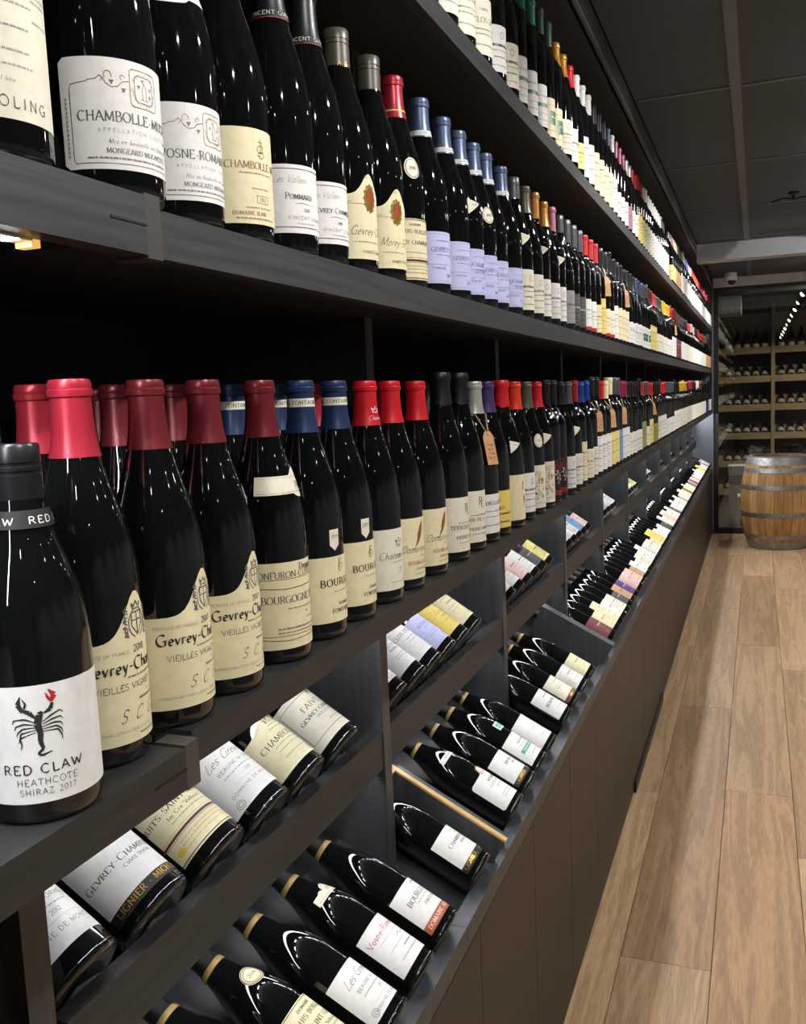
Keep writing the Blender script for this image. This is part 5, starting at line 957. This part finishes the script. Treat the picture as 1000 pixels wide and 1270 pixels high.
# ------------------------------------------------------------------ cellar behind the glass
cs = empty('cellar_rack', (0, 13.1, 0)); tag(cs, 'pale wooden bottle rack with sloping rows behind the glass', 'rack')
ROWZ = [2.0, 1.63, 1.26, .89, .52, .15]
px = [-.60, .634, 1.86, 2.95]
for x in px: MB().box(x - .022, x + .022, -.02, .40, 0, 2.62).build('post', M_CWOOD, cs)
for i in range(3):
    for k, z in enumerate(ROWZ):
        MB().box(px[i] + .022, px[i + 1] - .022, -.01, .012, z - .04, z + .045).build('rail', M_CWOOD, cs)
        MB().box(px[i] + .022, px[i + 1] - .022, .012, .38, z - .03, z - .012).build('shelf_board', M_CWOOD, cs)
        if k:
            bo = MB().box(px[i] + .023, px[i + 1] - .023, 0, .012, 0, .30).build('sloping_board', M_CWOOD, cs); bo.location = (0, .068, z - .012); bo.rotation_euler = (math.radians(-52), 0, 0)
        else: MB().box(px[i] + .022, px[i + 1] - .022, .385, .395, z - .012, z + .5).build('back_rail', M_CWOOD, cs)
cl_lab = gen('ivory', 'mid')
rown = ['top', 'second', 'third', 'fourth', 'fifth', 'lowest']
GC = 'bottles in the cellar rack behind the glass'
for k, z in enumerate(ROWZ):
    for i, (x0, n) in enumerate(((.03, 5), (.634, 4))):
        for q in range(n):
            x = .085 + q * .112 if i == 0 else .735 + q * .117
            if k == 0:
                bottle(rnd.choice(('burg', 'burgw')), (x, 13.18, z - .011), 'dark bottle standing on the top cellar row, %s %s of the post' % (ORD(q + 1), 'left' if i == 0 else 'right'), GC, ('black', 'foil'), (cl_lab,), -PI / 2, seg=20)
            else:
                e = bottle('burg', (x, 13.14, z + .013), 'dark bottle leaning in the %s cellar row, %s on the %s of the post' % (rown[k], ORD(q + 1), 'left' if i == 0 else 'right'), GC, ('black', 'foil'), (gen('grey', 'low'),), -PI / 2, seg=20)
                e.rotation_euler = (math.radians(-52), 0, 0); e.location.z = z + .022
ap = empty('dehumidifier', (.447 - .19, 10.72, 0)); tag(ap, 'pale blue grey cabinet appliance behind the glass beside the barrel', 'appliance')
MB().box(-.10, .26, -.12, .16, .02, .62).build('body', M_APPL, ap); MB().box(-.105, .265, -.125, .165, .62, .70).build('top_cover', M_APPL, ap)
MB().box(-.09, .25, -.1215, -.1201, .50, .60).build('vent_panel', M_TBAR, ap)
for k in range(5): MB().box(-.085, .245, -.125, -.1216, .51 + k * .018, .517 + k * .018).build('louvre', M_APPL, ap)
MB().box(.02, .24, -.1225, -.1201, .05, .14).build('plate', M_TBAR, ap); MB().box(.1, .13, -.1285, -.1256, .65, .67).build('knob', M_BLACK, ap)
MB().box(-.09, .25, -.11, .15, 0, .02).build('foot', M_BLACK, ap)

# security camera under the header
sc = empty('security_camera', (.447 - .255, 9.9, CEIL)); tag(sc, 'white dome security camera with black lens under the ceiling', 'camera')
MB().lathe([(.0, -.006), (.058, -.008), (.062, -.02), (.060, -.03), (.066, -.035), (.056, -.085), (.0, -.09)][::-1], 24).build('housing', M_WHITEP, sc, True)
MB().lathe([(.0, -.042), (.012, -.040), (.030, -.028), (.041, -.008), (.041, .0)], 20, o=(.012, -.028, -.078)).build('lens_ball', M_BLACK, sc, True)
MB().lathe([(.061, -.007), (.061, 0), (0, 0)], 24).build('mount', M_WHITEP, sc, True)

# ------------------------------------------------------------------ track lights over the aisle
tr = MB().box(.907 - .018, .907 + .018, -1.6, 9.9, 2.634, 2.662).build('light_track', M_BLACK); tag(tr, 'long black lighting track running under the ceiling', 'track')
lamp_me = MB().lathe([(.0, .12), (.030, .12), (.034, .115), (.036, .0), (.036, -.004), (.031, -.004), (.030, .012)], 20).mesh('lamp_head', M_BLACK, True)
lens_me = MB().lathe([(.028, -.002), (.026, -.008), (.019, -.014), (.010, -.018), (.0, -.019)], 16).mesh('lens', M_LENS, 'all')
arm_me = MB().tube([(0, 0, .05), (0, 0, .12)], .008, 8).mesh('stem', M_BLACK)
def spotlight(x, y, tgt, wt, label, size):
    e = empty('track_spotlight', (x, y, 2.53)); tag(e, label, 'spotlight', 'track spotlights over the aisle')
    d = (Vector(tgt) - Vector((x, y, 2.53))).normalized(); q = (-d).to_track_quat('Z', 'Y').to_euler()
    h_ = obj('lamp_head', lamp_me, e); h_.rotation_euler = q; obj('lens', lens_me, h_); obj('stem', arm_me, e)
    ld = bpy.data.lights.new('spot', 'SPOT'); ld.energy = wt; ld.spot_size = math.radians(size); ld.spot_blend = .8; ld.shadow_soft_size = .016; ld.color = (1, .985, .965)
    lo = bpy.data.objects.new('spot_light', ld); COL.objects.link(lo); lo.parent = e; lo.location = d * .026; lo.rotation_euler = q
for k in range(10):
    y = -.90 + 1.15 * k; spotlight(.907, y, (-.06, y + .15 * (1 if k % 2 else -1), 1.80), SPOT_W, 'black track spotlight over the aisle, %s from the near end' % ordw[k], 98)
tr = MB().box(2.1 - .018, 2.1 + .018, -1.6, 9.9, 2.634, 2.662).build('light_track', M_BLACK); tag(tr, 'second black lighting track, nearer the far wall of the aisle', 'track')
for k in range(7):
    y = -.6 + 1.6 * k; spotlight(2.1, y, (2.35, y, .5), ROOM_W, 'black spotlight on the second track, %s from the near end' % ordw[k], 130)
spotlight(1.75, 6.55, (.3, 8.4, 2.50), 40.0, 'stray black spotlight turned towards the far beam and barrel', 96)
# lamp of the cellar, and the shop's other ceiling panel lights across the aisle
def panel_lamp(x, y, z, sx, sy, wt, label, colr):
    e = empty('ceiling_lamp', (x, y, z)); tag(e, label, 'lamp')
    MB().box(-sx / 2 - .02, sx / 2 + .02, -sy / 2 - .02, sy / 2 + .02, -.03, 0).build('housing', M_BLACK, e)
    ld = bpy.data.lights.new('panel', 'AREA'); ld.shape = 'RECTANGLE'; ld.size = sx; ld.size_y = sy; ld.energy = wt; ld.color = colr
    lo = bpy.data.objects.new('panel_light', ld); COL.objects.link(lo); lo.parent = e; lo.location = (0, 0, -.032)
panel_lamp(1.9, 11.2, 2.74, 1.2, .12, CELLAR_W, 'dim linear lamp on the cellar ceiling', (1, .86, .66))
